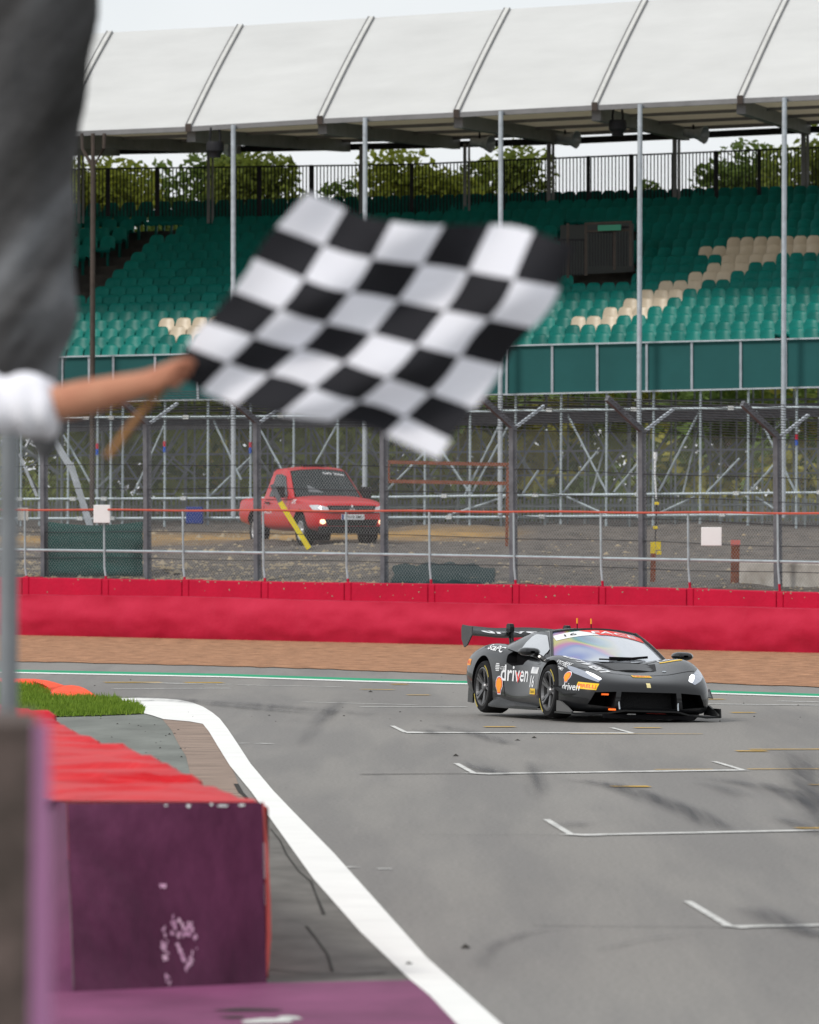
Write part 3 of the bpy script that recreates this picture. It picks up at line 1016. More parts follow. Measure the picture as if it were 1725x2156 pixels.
# terrace steps and seats
NR = 18
def rowy(r_, x_img):                       # photo row of the seat tops
    y1 = 726 - .0245 * (x_img - 185)
    y2 = 425 - .0245 * (x_img - 260)
    return lerp(y1, y2, (r_ - 1) / (NR - 1))
def rowd(r_):
    return 0.75 + (r_ - 1) * .70
TOPZ = .80
b = MB()
ss = list(range(-240, 2000, 40))
prev = None
for r_ in range(1, NR + 1):
    fr_, bk_ = [], []
    for s in ss:
        d0 = rowd(r_)
        xi = s + sh(s) * d0 / 13.5
        p = G(s, d0, rowy(r_, xi))
        z = p.z - TOPZ
        pf, pb = GZ(s, d0 - .45, z), GZ(s, d0 + .25, z)
        fr_.append(pf)
        bk_.append(pb)
    if prev:
        b.grid([prev, fr_])
    b.grid([fr_, bk_])
    prev = bk_
b.build('terrace', M['terrace'], gs)
def seat_mesh(name, m):
    bm = bmesh.new()
    def rbox(pts):
        vs = [bm.verts.new(p) for p in pts]
        for f in [(3, 2, 1, 0), (4, 5, 6, 7), (0, 1, 5, 4), (1, 2, 6, 5), (2, 3, 7, 6), (3, 0, 4, 7)]:
            bm.faces.new([vs[i] for i in f])
    # one moulded shell: pan, curved backrest, rolled top edge
    prof = [(-.33, .36, .19), (-.36, .42, .20), (-.35, .475, .20), (-.20, .465, .20), (-.03, .43, .20), (.03, .46, .20), (.075, .58, .20), (.12, .70, .185), (.145, .775, .165), (.165, .80, .15), (.19, .775, .15), (.15, .6, .18), (.09, .42, .19)]
    rows = []
    for y, z, w in prof:
        r_ = []
        for k in range(7):
            t = (k - 3) / 3
            side_ = t * t
            back = max(0.0, min(1.0, (y + .05) / .15))
            r_.append(bm.verts.new((w * t, y - .05 * side_ * back + .02 * (1 - back) * side_, z - (.03 * side_ ** 3 if z > .7 else 0) + .015 * side_ * (1 - back))))
        rows.append(r_)
    for a_, c_ in zip(rows, rows[1:]):
        for k in range(6):
            bm.faces.new((a_[k], a_[k + 1], c_[k + 1], c_[k]))
    for f in bm.faces:
        f.smooth = True
    rbox([(-.03, .03, .0), (.03, .03, .0), (.03, .08, .0), (-.03, .08, .0), (-.03, .03, .42), (.03, .03, .42), (.03, .08, .42), (-.03, .08, .42)])
    me = bpy.data.meshes.new(name)
    bm.to_mesh(me)
    bm.free()
    me.materials.append(m)
    return me
sg, scm = seat_mesh('stadium_seat', M['seat_green']), seat_mesh('cream_seat', M['seat_cream'])
FLAGP = [(640, 405), (735, 470), (930, 465), (1120, 480), (1195, 560), (1060, 745), (940, 950), (800, 900), (400, 800)]
cand = []
for r_ in range(1, NR + 1):
    s = -330.0 + (r_ % 2) * 5
    while s < 1900:
        d0 = rowd(r_)
        xi = s + sh(s) * d0 / 13.5
        sp = max(30.0, 38.0 - .0042 * xi)
        y = rowy(r_, xi)
        s += sp
        if xi < 60 or xi > 1800:
            continue
        if 1172 < xi < 1340 and 452 < y < 578:            # stairway enclosure
            continue
        ac = interp(y, [(467, 324), (489, 288), (561, 187), (640, 90)])
        if 455 < y < 640 and abs(xi - ac) < 46:           # aisle on the left
            continue
        if 1625 < xi < 1668 and y > 690 - .0 and r_ <= 2:  # gap beside the right pole
            continue
        cream = False
        if 3 <= r_ <= 10:
            a0 = 1203 + 45 * (r_ - 3)
            cream = a0 - 6 < xi - 15 < a0 + 88
        elif r_ == 11:
            cream = xi > 1482
        elif r_ == 12:
            cream = xi > 1526
        if r_ == 4 and 335 < xi < 560:
            cream = True
        if r_ == 3 and 345 < xi < 550:
            cream = True
        hid = inpoly(xi, y, FLAGP) or xi < 150
        cand.append((r_, s, d0, xi, y, cream, hid, sp))
cand.sort(key=lambda c: (c[6], c[0]))
indiv, rest = cand[:300], cand[300:]
def seat_mx(c):
    r_, s, d0, xi, y, cream, hid, sp = c
    D = 207 - (s - 862) * .00465 + d0 * .96
    p = at(xi, y, D)
    v = G(s, 13, 700) - G(s, 0, 700)
    a = -math.atan2(v.x, v.y)
    return Matrix.Translation((p.x, p.y, p.z - TOPZ)) @ Matrix.Rotation(a, 4, 'Z') @ Matrix.Diagonal((sp / 34.0 * .97, 1, 1, 1))
for c in indiv:
    o = bpy.data.objects.new('stadium_seat', scm if c[5] else sg)
    COL.objects.link(o)
    o.matrix_basis = seat_mx(c)
    row = 'in the front row' if c[0] == 1 else f'in the {ORD[c[0]]} row up'
    if c[5]:
        where = 'of the pale block on the left' if c[3] < 700 else 'of the pale slanting stripe'
        tag(o, f'cream plastic seat {row} {where}', 'seat', 'cream grandstand seats')
    else:
        tag(o, f'green plastic seat {row} of the grandstand', 'seat', 'green grandstand seats')
b = MB()
for c in rest:
    me = scm if c[5] else sg
    mx_ = seat_mx(c)
    b.cur = 1 if c[5] else 0
    b.add([mx_ @ v.co for v in me.vertices], [tuple(p.vertices) for p in me.polygons])
o = b.build('upper_seats', [M['seat_green'], M['seat_cream']])
tag(o, 'upper rows of green and cream grandstand seats', 'seat', kind='stuff')
# stairway enclosure with sign
en = thing('stairway_enclosure', 'dark railed stairway opening among the green seats with a green sign', 'railing', G(1150, 6, 575))
def enc(x, y, d=5.0):
    D = 207 - (x - 862) * .00465 + d * .96
    return at(x, y, D)
b = MB()
for x0, x1, y0, y1 in ((1182, 1232, 505, 580), (1236, 1294, 488, 560), (1296, 1330, 478, 560)):
    for x in range(x0, x1, 6):
        b.bar(enc(x, y0), enc(x, y1), .02, .02)
    b.bar(enc(x0, y0), enc(x1, y0), .05, .05)
b.build('bars', M['black_steel'], en)
b = MB()
for x, y0, y1 in ((1196, 470, 585), (1234, 470, 580), (1294, 470, 568), (1328, 470, 560)):
    b.bar(enc(x, y0), enc(x, y1), .07, .07)
b.build('post', M['brown_steel'], en)
b = MB()
b.bar(enc(1232, 471), enc(1330, 467), .08, .06)
b.bar(enc(1232, 487), enc(1330, 484), .05, .05)
b.build('lintel', M['brown_steel'], en)
b = MB()
n_ = Vector((0, .5, 0))
b.quad(enc(1180, 580, 7.2), enc(1335, 572, 7.2), enc(1335, 470, 7.2), enc(1180, 474, 7.2))
b.build('opening_shade_sheet', mat('shaded_deck', (.075, .08, .08), .9), en)  # flat sheet; the shade of the stairway opening is put into its colour
b = MB()
b.hexa([enc(1259, 486, 4.8), enc(1308, 484.5, 4.8), enc(1308, 484.5, 4.85), enc(1259, 486, 4.85)], [enc(1259, 474, 4.8), enc(1308, 472.5, 4.8), enc(1308, 472.5, 4.85), enc(1259, 474, 4.85)])
sign = b.build('exit_sign', mat('green_sign', (.03, .28, .17), .4), en)
# roof
SEAM = [-710, -430, -150, 130, 405, 681, 967, 1257, 1562, 1870]  # leftmost bays are unseen roof, added to shade the seats at that end
def roof_grid(n_sub=10, lift=0.0):
    rows = []
    cols = []
    for a, c in zip(SEAM, SEAM[1:]):
        cols += [lerp(a, c, k / n_sub) for k in range(n_sub)]
    cols.append(SEAM[-1])
    for i in range(9):
        t = i / 8
        r_ = []
        for s in cols:
            e = G(s, -.35, interp(s, EAVE))
            d1 = 2.9
            xr = s + sh(s) * 0 + 101
            D = 207 - (s - 862) * .00465 + d1 * .96
            q = at(xr, interp(xr, RIDGE), D)
            p = lerp(e, q, t)
            # the cloth sags a little between the seams and bows outward
            k = min(abs(s - z) for z in SEAM)
            p += Vector((0, -.10 * math.sin(math.pi * t), .05 * math.sin(math.pi * t)))
            p.z -= .0004 * k * math.sin(math.pi * t) - lift
            r_.append(p)
        rows.append(r_)
    return cols, rows
cols, rows = roof_grid()
b = MB()
top = rows[-1]
rear = [G(s, 13.6, interp(s + sh(s), BACKL) - 16) for s in cols]
over = []
for k in range(1, 5):
    t = k / 4
    over.append([lerp(p, q, t) + Vector((0, 0, .35 * math.sin(math.pi * t))) for p, q in zip(top, rear)])
b.grid(rows + over)
roof = b.build('roof', M['fabric'], gs, smooth=True)
for s in SEAM[3:-1]:
    b = MB()
    i = min(range(len(cols)), key=lambda k: abs(cols[k] - s))
    pts = [r_[i] + Vector((0, -.05, .02)) for r_ in rows]
    for w in (-.065, .065):
        for p, q in zip(pts, pts[1:]):
            b.bar(p + Vector((w, 0, 0)), q + Vector((w, 0, 0)), .028, .05, up=(0, -1, 1))
    b.cur = 1
    for p, q in zip(pts, pts[1:]):
        b.bar(p, q, .13, .03, up=(0, -1, 1))
    if 'seam' not in M:
        M['seam'], M['seam_edge'] = mat('pale_seam_channel', (.56, .56, .54), .5, var=.1), mat('dark_seam_edge', (.20, .20, .20), .5)
    b.build('roof_seam', [M['seam_edge'], M['seam']], gs)
    b = MB()
    b.box(pts[0] + Vector((0, -.03, -.05)), (.13, .12, .2))
    b.build('seam_bracket', M['brown_steel'], gs)
b = MB()
fr_ = [r_ for r_ in rows[0]]
b.grid([[p + Vector((0, .05, -.04)) for p in fr_], [lerp(p, q, .5) + Vector((0, 0, -.05)) for p, q in zip(fr_, rear)], [q + Vector((0, 0, -.05)) for q in rear]])
b.build('soffit', M['soffit'], gs, smooth=True)
b = MB()
for p, q in zip(fr_, fr_[1:]):
    b.bar(p + Vector((0, .0, -.06)), q + Vector((0, .0, -.06)), .14, .12)
b.build('eave_beam', M['beam'], gs)
for s in SEAM:
    b = MB()
    b.bar(G(s, -.1, interp(s, EAVE) + 14), G(s, 13.3, interp(s + sh(s), BACKL) - 4), .22, .42)
    b.build('rafter', M['beam'], gs)
for d_ in (4.2, 8.6, 12.6):
    b = MB()
    for s0, s1 in zip(SEAM, SEAM[1:]):
        f_ = lambda s: lerp(interp(s, EAVE), interp(s + sh(s), BACKL) - 16, (d_ / 13.6)) + 5
        b.bar(G(s0, d_, f_(s0)), G(s1, d_, f_(s1)), .1, .16)
    b.build('purlin', M['beam'], gs)
b = MB()
for s0, s1 in zip(SEAM, SEAM[1:]):
    b.bar(G(s0, 13.4, interp(s0 + sh(s0), BACKL) + 3), G(s1, 13.4, interp(s1 + sh(s1), BACKL) + 3), .2, .16)
b.build('rear_beam', M['black_steel'], gs)
def rearpt(x, y, D=219.5):
    return at(x, y, D - (x - 862) * .004)
for x, w in ((443, .15), (765, .2), (983, .16), (1160, .2), (1425, .2), (1696, .2), (170, .14)):
    b = MB()
    b.bar(rearpt(x - 4, interp(x, BACKL) + 2), rearpt(x - 4, 470), w * .55, .16)
    b.bar(rearpt(x + 5, interp(x, BACKL) + 2), rearpt(x + 5, 470), w * .35, .16)
    b.build('rear_column', M['beam'], gs)
# tall front poles
for x0, x1 in ((503, 503), (779, 778), (1063, 1061.5), (1354.5, 1352), (1657, 1654)):
    b = MB()
    t_ = G(x0, -.5, interp(x0, EAVE) + 2)
    bt = G(x1, -.5, 1090)
    b.tube([t_, bt], .062, 10)
    o = b.build('front_pole', M['galv'], gs, smooth=True)
b = MB()
t_, bt = G(212, -.6, 345), G(210, -.6, 1090)
b.tube([t_, bt], .065, 10)
for dx in (-24, 24):
    b.tube([G(212 + dx, -.6, interp(212, EAVE) + 6), G(212 + dx * .95, -.6, 312), G(212, -.6, 352)], .045, 8)
b.tube([G(212, -.6, interp(212, EAVE) + 6), G(212, -.6, 350)], .05, 8)
b.build('forked_pole', M['brown_steel'], gs, smooth=True)
# rear railing
rl = thing('rear_railing', 'dark vertical bar railing along the top row of the grandstand', 'railing', rearpt(862, 430))
RT = [(100, 357), (165, 355), (862, 345), (1167, 332), (1662, 312), (1850, 304)]
b = MB()
for k in range(240):
    x = 120 + k * 7.4
    b.bar(rearpt(x, interp(x, RT)), rearpt(x, 455), .03, .03)
b.build('bars', M['black_steel'], rl)
b = MB()
for x in range(120, 1860, 60):
    b.bar(rearpt(x, interp(x, RT) + 1), rearpt(x + 60, interp(x + 60, RT) + 1), .04, .04)
b.build('top_bar', M['black_steel'], rl)
for x in (122, 227, 332, 547, 655, 867, 1060, 1239, 1329, 1509, 1599, 1790):
    b = MB()
    b.bar(rearpt(x, interp(x, RT) - 1, 219.2), rearpt(x, 455, 219.2), .10, .08)
    b.build('post', M['black_steel'], rl)
# loudspeakers under the roof
def horn(x, y, D, label):
    t = thing('horn_loudspeaker', label, 'loudspeaker', at(x, y, D), group='horn loudspeakers under the roof')
    c = at(x, y, D)
    bb = MB()
    ax = Vector((.85, -.5, -.12)).normalized()
    bb.lathe([(.02, -.28), (.10, -.24), (.11, 0), (.15, .16), (.22, .32), (.23, .34), (.20, .33), (.08, .1)], c, ax, 20)
    bb.build('horn', M['galv'], t, smooth=True)
    bb = MB()
    bb.bar(c + Vector((0, 0, .1)), c + Vector((0, 0, .55)), .05, .05)
    bb.build('bracket', M['black_steel'], t)
horn(1010, 300, 217.5, 'grey horn loudspeaker beside the rear column behind the middle pole')
horn(1190, 291, 217.0, 'grey horn loudspeaker beside the rear column left of the bright gap')
horn(1460, 281, 216.0, 'grey horn loudspeaker beside the rear column right of the bright gap')
horn(466, 311, 217.0, 'grey horn loudspeaker at the left rear column')
def hung(x, y0, y1, D, label):
    t = thing('hanging_speaker', label, 'loudspeaker', at(x, y0, D), group='black speakers hanging from the eave')
    s = D / FPX
    bb = MB()
    for dx in (-11, 11):
        bb.tube([at(x + dx * .75, y0, D), at(x + dx, lerp(y0, y1, .3), D), at(x + dx * .9, lerp(y0, y1, .62), D)], .03, 6)
    bb.build('yoke', M['black_steel'], t)
    bb = MB()
    c = at(x, lerp(y0, y1, .72), D)
    bb.lathe([(.02, .17), (.2, .17), (.22, .1), (.22, -.05), (.15, -.12), (.14, -.22), (.02, -.22)], c, (0, 0, 1), 18)
    bb.build('speaker_body', M['black_steel'], t, smooth=True)
hung(1301, 226, 283, 205.5, 'black speaker on a yoke hanging from the roof edge right of centre')
hung(453, 268, 330, 208.5, 'black speaker on a yoke hanging from the roof edge on the left')

# ------------------------------------------------------------------ scaffolding under the stand
sf = thing('scaffolding', 'galvanised scaffolding carrying the grandstand', 'scaffolding', GZ(862, 1, 2.28))
def grd(p):
    return Vector((p.x, p.y, 2.2))
UP = [40, 80, 140, 202, 230, 255, 344, 435, 525, 616, 709, 800, 893, 988, 1084, 1180, 1276, 1375, 1474, 1575, 1677, 1780]
npart = 0
for x in UP:
    b = MB()
    t_ = G(x, .15, interp(x, PBT))
    b.tube([t_, grd(t_)], .031, 7)
    b.build('upright', M['scaff'], sf, smooth=True)
def led(y0tab, d, r_, m, nm='ledger'):
    b = MB()
    pts = [G(x, d, interp(x + sh(x) * d / 13.5, y0tab)) for x in range(-60, 1861, 60)]
    b.tube(pts, r_, 6)
    return b.build(nm, m, sf, smooth=True)
for tab in ([(0, 880), (500, 878), (1000, 866), (1725, 857)], [(0, 1051), (700, 1048), (1000, 1044), (1725, 1037)], [(0, 1092), (1000, 1089), (1725, 1082)]):
    led(tab, .1, .032, M['scaff'])
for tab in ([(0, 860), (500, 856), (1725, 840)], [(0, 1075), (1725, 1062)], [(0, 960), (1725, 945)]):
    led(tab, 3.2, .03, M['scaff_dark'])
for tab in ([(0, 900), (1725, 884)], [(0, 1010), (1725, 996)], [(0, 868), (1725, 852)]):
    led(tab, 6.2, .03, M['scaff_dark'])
b = MB()
for p, q in zip(range(-60, 1860, 60), range(0, 1920, 60)):
    b.bar(G(p, 1.2, interp(p, PBT) + 48), G(q, 1.2, interp(q, PBT) + 48), .25, .34)
b.build('deck_beam', M['galv_dark'], sf)
BR = [((1192, 873), (1276, 1040)), ((1471, 865), (1385, 1035)), ((1590, 865), (1675, 1040)), ((1097, 1040), (1130, 990)), ((1182, 1037), (1255, 950)),
      ((1290, 1036), (1345, 970)), ((1487, 1036), (1555, 965)), ((1580, 1032), (1640, 965)), ((444, 886), (502, 1010)), ((344, 886), (275, 1040)),
      ((709, 886), (660, 975)), ((800, 1042), (893, 950)), ((893, 900), (988, 1042)), ((988, 1042), (1065, 900)), ((1050, 890), (975, 1042)),
      ((435, 1045), (525, 960)), ((200, 1045), (126, 915)), ((1190, 1046), (1276, 1085)), ((1375, 1085), (1460, 1046)), ((1590, 1046), (1650, 1085)), ((940, 1085), (1060, 1046)),
      ((616, 1040), (540, 900))]
for p, q in BR:
    b = MB()
    b.tube([G(p[0], .25, p[1]), G(q[0], .25, q[1])], .027, 6)
    b.build('brace', M['scaff'], sf, smooth=True)
rg = random.Random(3)
bstuff = MB()
for d_ in (3.2, 6.2, 9.2):
    for x in range(-250, 1800, 96):
        xi = x + rg.uniform(-6, 6)
        t_ = G(xi, d_, interp(xi, PBT) - 2 - d_ * 3)
        g_ = grd(t_)
        bstuff.tube([t_, g_], .028, 6)
        if rg.random() < .95:
            q = G(xi + (96 if rg.random() < .5 else -96), d_, rg.choice([1040, 1000]))
            bstuff.tube([G(xi, d_, rg.choice([870, 900, 930])), q], .026, 6)
    # braces running back into the stand
for x in range(-100, 1800, 96):
    a = G(x, .2, rg.choice([880, 905, 1040]))
    c = G(x, 3.2, rg.choice([1040, 960, 880]))
    bstuff.tube([a, c], .026, 6)
    c2 = G(x, 6.2, rg.choice([1040, 960, 880]))
    bstuff.tube([c, c2], .026, 6)
b = bstuff
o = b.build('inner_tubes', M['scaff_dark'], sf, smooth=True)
o['kind'] = 'stuff'
# couplers: pale fittings along the front ledgers
M['coupler'] = mat('pale_coupler', (.6, .62, .62), .5)
for x in UP[1::2]:
    for tab in ([(0, 880), (500, 878), (1000, 866), (1725, 857)], [(0, 1051), (700, 1048), (1000, 1044), (1725, 1037)], [(0, 1092), (1000, 1089), (1725, 1082)]):
        b = MB()
        b.box(G(x - 40 + rg.uniform(-20, 20), .05, interp(x, tab)), (.14, .09, .09))
        b.build('coupler', M['coupler'], sf)
tagm = [mat('red_tape', (.5, .02, .05), .5), mat('blue_tape', (.02, .1, .5), .5)]
for x, y in ((202, 945), (344, 940), (525, 942), (1677, 925)):
    b = MB()
    p = G(x, .1, y)
    b.tube([p, p + Vector((0, 0, .13))], .036, 8)
    b.cur = 1
    b.tube([p - Vector((0, 0, .14)), p - Vector((0, 0, .003))], .036, 8)
    b.build('inspection_tag', tagm, sf)
b = MB()
b.tube([G(1384, -.3, 958), G(1383, -.3, 1000), G(1386, -.3, 1050)], [.03, .022, .022], 6)
b.tube([G(1384, -.3, 966), G(1384, -.3, 952)], .05, 8)
b.build('cable_drop', M['white'], sf)
# picket fence beyond the scaffolding
pf = thing('picket_fence', 'pale picket fence along the ground beyond the scaffolding', 'fence', at(862, 1100, 222))
b = MB()
x = 30.0
while x < 1760:
    y1 = 1052 + rg.uniform(-2, 2)
    if rg.random() > .08:
        b.box(at(x, (y1 + 1102) / 2 - (x - 862) * .004, 222), (.055, .02, (1102 - y1) * 222 / FPX), mx=Matrix.Rotation(rg.uniform(-.04, .04), 3, 'Y'))
    x += rg.choice([6.5, 7.2, 8, 9])
b.build('pickets', M['picket'], pf)
for y in (1064, 1092):
    b = MB()
    b.bar(at(30, y + 3, 222.06), at(1760, y - 3, 222.06), .03, .05)
    b.build('rail', M['picket'], pf)

# ------------------------------------------------------------------ trees behind the stand
def tree(px, ytop, D, wpx, m, label, seed, n=2600, ybase=None, low=0.12, dens=1.0):
    rg_ = random.Random(seed)
    base = at(px, 1080, D)
    base.z = 2.3
    topz = at(px, ytop, D).z
    hgt = topz - base.z
    rad = wpx * D / FPX / 2
    t = thing('tree', label, 'tree', base, group='trees behind the grandstand')
    bb = MB()
    bb.tube([base - Vector((0, 0, .3)), base + Vector((.1, 0, hgt * .35)), base + Vector((0, .1, hgt * .8))], [hgt * .03, hgt * .022, hgt * .006], 8)
    lobes = []
    for i in range(34):
        a = rg_.uniform(0, 6.28)
        zz = rg_.uniform(low + .08, .93)
        rr = rad * (math.sin(math.pi * min(1, max(.1, zz)) ** .8) * .62 + .12) * rg_.uniform(.6, 1.05)
        c = base + Vector((math.cos(a) * rr, math.sin(a) * rr * .8, zz * hgt))
        lobes.append((c, rad * rg_.uniform(.22, .42)))
        s0 = base + Vector((0, 0, max(.1, zz - .25) * hgt))
        bb.tube([s0, lerp(s0, c, .5) + Vector((0, 0, .2)), c], [hgt * .012, hgt * .008, hgt * .003], 5)
    bb.build('trunk', M['bark'], t, smooth=True)
    bb = MB()
    for i in range(int(n * dens)):
        c, lr = rg_.choice(lobes)
        u = Vector((rg_.gauss(0, 1), rg_.gauss(0, 1), rg_.gauss(0, 1))).normalized() * lr * rg_.random() ** .4
        u.z *= .8
        p = c + u
        s = rg_.uniform(.07, .16)
        e1 = Vector((rg_.gauss(0, 1), rg_.gauss(0, 1), rg_.gauss(0, .7))).normalized()
        e2 = e1.cross(Vector((rg_.gauss(0, 1), rg_.gauss(0, 1), rg_.gauss(0, 1)))).normalized()
        bb.add([p - e1 * s, p - e2 * s * .55, p + e1 * s, p + e2 * s * .55], [(0, 1, 2, 3)])
    bb.build('crown', m, t)
    return t
TR = [(215, 340, 238, 330, 'leaf_c', 'yellow green tree nearest the hanging grey sheet behind the railing'),
      (400, 318, 244, 380, 'leaf_b', 'dark green tree behind the rear column with the left speaker'),
      (545, 312, 240, 300, 'leaf_a', 'broad olive tree behind the first bright pole'),
      (705, 378, 246, 170, 'leaf_b', 'low thin tree in the sky gap left of the second pole'),
      (880, 316, 240, 330, 'leaf_c', 'light green tree between the second and third bright poles'),
      (1050, 314, 245, 300, 'leaf_a', 'olive tree behind the third bright pole'),
      (1350, 362, 248, 150, 'leaf_b', 'small dark tree in the wide bright gap'),
      (1540, 292, 244, 230, 'leaf_b', 'dark tree at the right edge of the wide bright gap'),
      (1700, 262, 240, 380, 'leaf_a', 'tall tree behind the last bright pole')]
for i, (px, yt, D, w, mm, lab) in enumerate(TR):
    tree(px, yt - 26, D, w * 1.45, M[mm], lab, 100 + i, n=(15000 if w > 260 else 6000), low=0.15)
# understorey seen through the scaffolding
b = MB()
rg2 = random.Random(5)
for i in range(60000):
    px = rg2.uniform(-60, 1800)
    D = rg2.uniform(229, 236)
    hmax = 5.0 + 2.2 * noise.noise(Vector((px * .006, 0, 0)))
    z = 2.2 + hmax * rg2.random()
    p = at(px, 1060, D)
    p.z = z
    if noise.noise(Vector((p.x * .6, p.y * .6, z * .6))) < -.12:
        continue
    s = rg2.uniform(.10, .24)
    e1 = Vector((rg2.gauss(0, 1), rg2.gauss(0, 1), rg2.gauss(0, .7))).normalized()
    e2 = e1.cross(Vector((rg2.gauss(0, 1), rg2.gauss(0, 1), rg2.gauss(0, 1)))).normalized()
    b.cur = 0 if noise.noise(p * .35) > .1 else (1 if noise.noise(p * .35) > -.25 else 2)
    b.add([p - e1 * s, p - e2 * s * .55, p + e1 * s, p + e2 * s * .55], [(0, 1, 2, 3)])
o = b.build('hedge_foliage', [mat('hedge_leaf', (.30, .36, .09), .6, trans=.4), mat('dark_hedge_leaf', (.17, .25, .07), .6, trans=.4), mat('yellow_hedge_leaf', (.42, .40, .09), .6, trans=.4)])
o['kind'] = 'stuff'
tag(o, 'mass of hedge leaves seen through the scaffolding', 'hedge')
#@@VEHICLES
# ------------------------------------------------------------------ car building tools
def evaluated(o):
    bpy.context.view_layer.update()
    dg = bpy.context.evaluated_depsgraph_get()
    me = bpy.data.meshes.new_from_object(o.evaluated_get(dg), preserve_all_data_layers=True, depsgraph=dg)
    o.modifiers.clear()
    o.data = me
    return o
def loft(name, stations, mats, parent, levels=2, cutters=(), ws=1.0, creases=()):
    """stations: (x, [(y, z) ...]) half sections from the bottom centre round to the top centre"""
    bm = bmesh.new()
    rings = []
    for x, half in stations:
        pts = [(-y * ws, z) for y, z in half] + [(y * ws, z) for y, z in half[-2:0:-1]]
        rings.append([bm.verts.new((x, y, z)) for y, z in pts])
    n = len(rings[0])
    for a, c in zip(rings, rings[1:]):
        for k in range(n):
            bm.faces.new((a[k], a[(k + 1) % n], c[(k + 1) % n], c[k]))
    bm.faces.new(rings[0][::-1])
    bm.faces.new(rings[-1])
    bmesh.ops.recalc_face_normals(bm, faces=bm.faces)
    me = bpy.data.meshes.new(name)
    bm.to_mesh(me)
    bm.free()
    for m in mats:
        me.materials.append(m)
    me.polygons.foreach_set('use_smooth', [True] * len(me.polygons))
    o = bpy.data.objects.new(name, me)
    COL.objects.link(o)
    sb = o.modifiers.new('s', 'SUBSURF')
    sb.levels = sb.render_levels = levels
    tmp = []
    for cm in cutters:
        c = bpy.data.objects.new('cut', cm)
        COL.objects.link(c)
        tmp.append(c)
        bo = o.modifiers.new('b', 'BOOLEAN')
        bo.operation = 'DIFFERENCE'
        bo.solver = 'EXACT'
        bo.object = c
        try:
            bo.material_mode = 'TRANSFER'
        except Exception:
            pass
    evaluated(o)
    for c in tmp:
        bpy.data.objects.remove(c)
    try:
        o.data.set_sharp_from_angle(angle=R(38))
    except Exception:
        pass
    o.parent = parent
    return o
def cyl_cut(c, r_, h, m):
    bb = MB()
    bb.lathe([(r_, -h / 2), (r_, h / 2)], c, (0, 1, 0), 40)
    n = 40
    bb.f += [list(range(n)), list(range(n, 2 * n))[::-1]]
    bb.m += [0, 0]
    me = bb.mesh('cut', m)
    bm = bmesh.new(); bm.from_mesh(me); bmesh.ops.recalc_face_normals(bm, faces=bm.faces); bm.to_mesh(me); bm.free()
    return me
def prism_cut(poly, d, m):
    bb = MB()
    bb.prism(poly, d)
    me = bb.mesh('cut', m)
    bm = bmesh.new(); bm.from_mesh(me); bmesh.ops.recalc_face_normals(bm, faces=bm.faces); bm.to_mesh(me); bm.free()
    return me
def bvh_of(objs):
    vs, fs = [], []
    for o in objs:
        k = len(vs)
        vs += [v.co.copy() for v in o.data.vertices]
        fs += [[i + k for i in p.vertices] for p in o.data.polygons]
    return BVHTree.FromPolygons(vs, fs)
def text2d(s, h, w=None, bold=0.0, shear=0.0, cut=0.05):
    cu = bpy.data.curves.new('t', 'FONT')
    cu.body = s
    cu.offset = bold
    cu.shear = shear
    cu.resolution_u = 2
    o = bpy.data.objects.new('t', cu)
    COL.objects.link(o)
    bpy.context.view_layer.update()
    dg = bpy.context.evaluated_depsgraph_get()
    me = bpy.data.meshes.new_from_object(o.evaluated_get(dg))
    bpy.data.objects.remove(o)
    bm = bmesh.new()
    bm.from_mesh(me)
    xs = [v.co.x for v in bm.verts]
    ys = [v.co.y for v in bm.verts]
    x0, x1, y0, y1 = min(xs), max(xs), min(ys), max(ys)
    sy = h / (y1 - y0)
    sx = (w / (x1 - x0)) if w else sy
    for v in bm.verts:
        v.co = Vector(((v.co.x - (x0 + x1) / 2) * sx, (v.co.y - (y0 + y1) / 2) * sy, 0))
    return bm
def poly2d(polys, cut=0.05):
    bm = bmesh.new()
    for p in polys:
        bm.faces.new([bm.verts.new((x, y, 0)) for x, y in p])
    return bm
def rect2d(w, h, skew=0.0):
    return poly2d([[(-w / 2 - skew, -h / 2), (w / 2 - skew, -h / 2), (w / 2 + skew, h / 2), (-w / 2 + skew, h / 2)]])
def circ(cx, cy, rx, ry=None, n=16, a0=0, a1=6.2832):
    ry = ry or rx
    return [(cx + rx * math.cos(a0 + (a1 - a0) * k / n), cy + ry * math.sin(a0 + (a1 - a0) * k / n)) for k in range(n)]
def decal(name, bm, O, U, V, bvh, m, parent, off=.004, cut=.06, N=None):
    U, V = Vector(U).normalized(), Vector(V)
    V = (V - U * V.dot(U)).normalized()
    N = U.cross(V).normalized()
    bmesh.ops.triangulate(bm, faces=bm.faces)
    for _ in range(4):
        es = [e for e in bm.edges if e.calc_length() > cut]
        if not es:
            break
        bmesh.ops.subdivide_edges(bm, edges=es, cuts=1)
        bmesh.ops.triangulate(bm, faces=bm.faces)
    O = Vector(O)
    dead = []
    for v in bm.verts:
        p = O + U * v.co.x + V * v.co.y
        hit = bvh.ray_cast(p + N * .8, -N)
        if hit[0] is None:
            dead.append(v)
        else:
            v.co = hit[0] + N * off
    if dead:
        bmesh.ops.delete(bm, geom=dead, context='VERTS')
    me = bpy.data.meshes.new(name)
    bm.to_mesh(me)
    bm.free()
    me.materials.append(m)
    o = bpy.data.objects.new(name, me)
    COL.objects.link(o)
    o.parent = parent
    return o
M['tyre'] = mat('tyre_rubber', (0.014, 0.014, 0.015), 0.75, var=.2, vscale=8)
M['rim'] = mat('grey_alloy', (0.16, 0.16, 0.165), 0.38, 0.7)
M['void'] = mat('dark_recess', (0.006, 0.006, 0.007), 0.9, spec=.1)
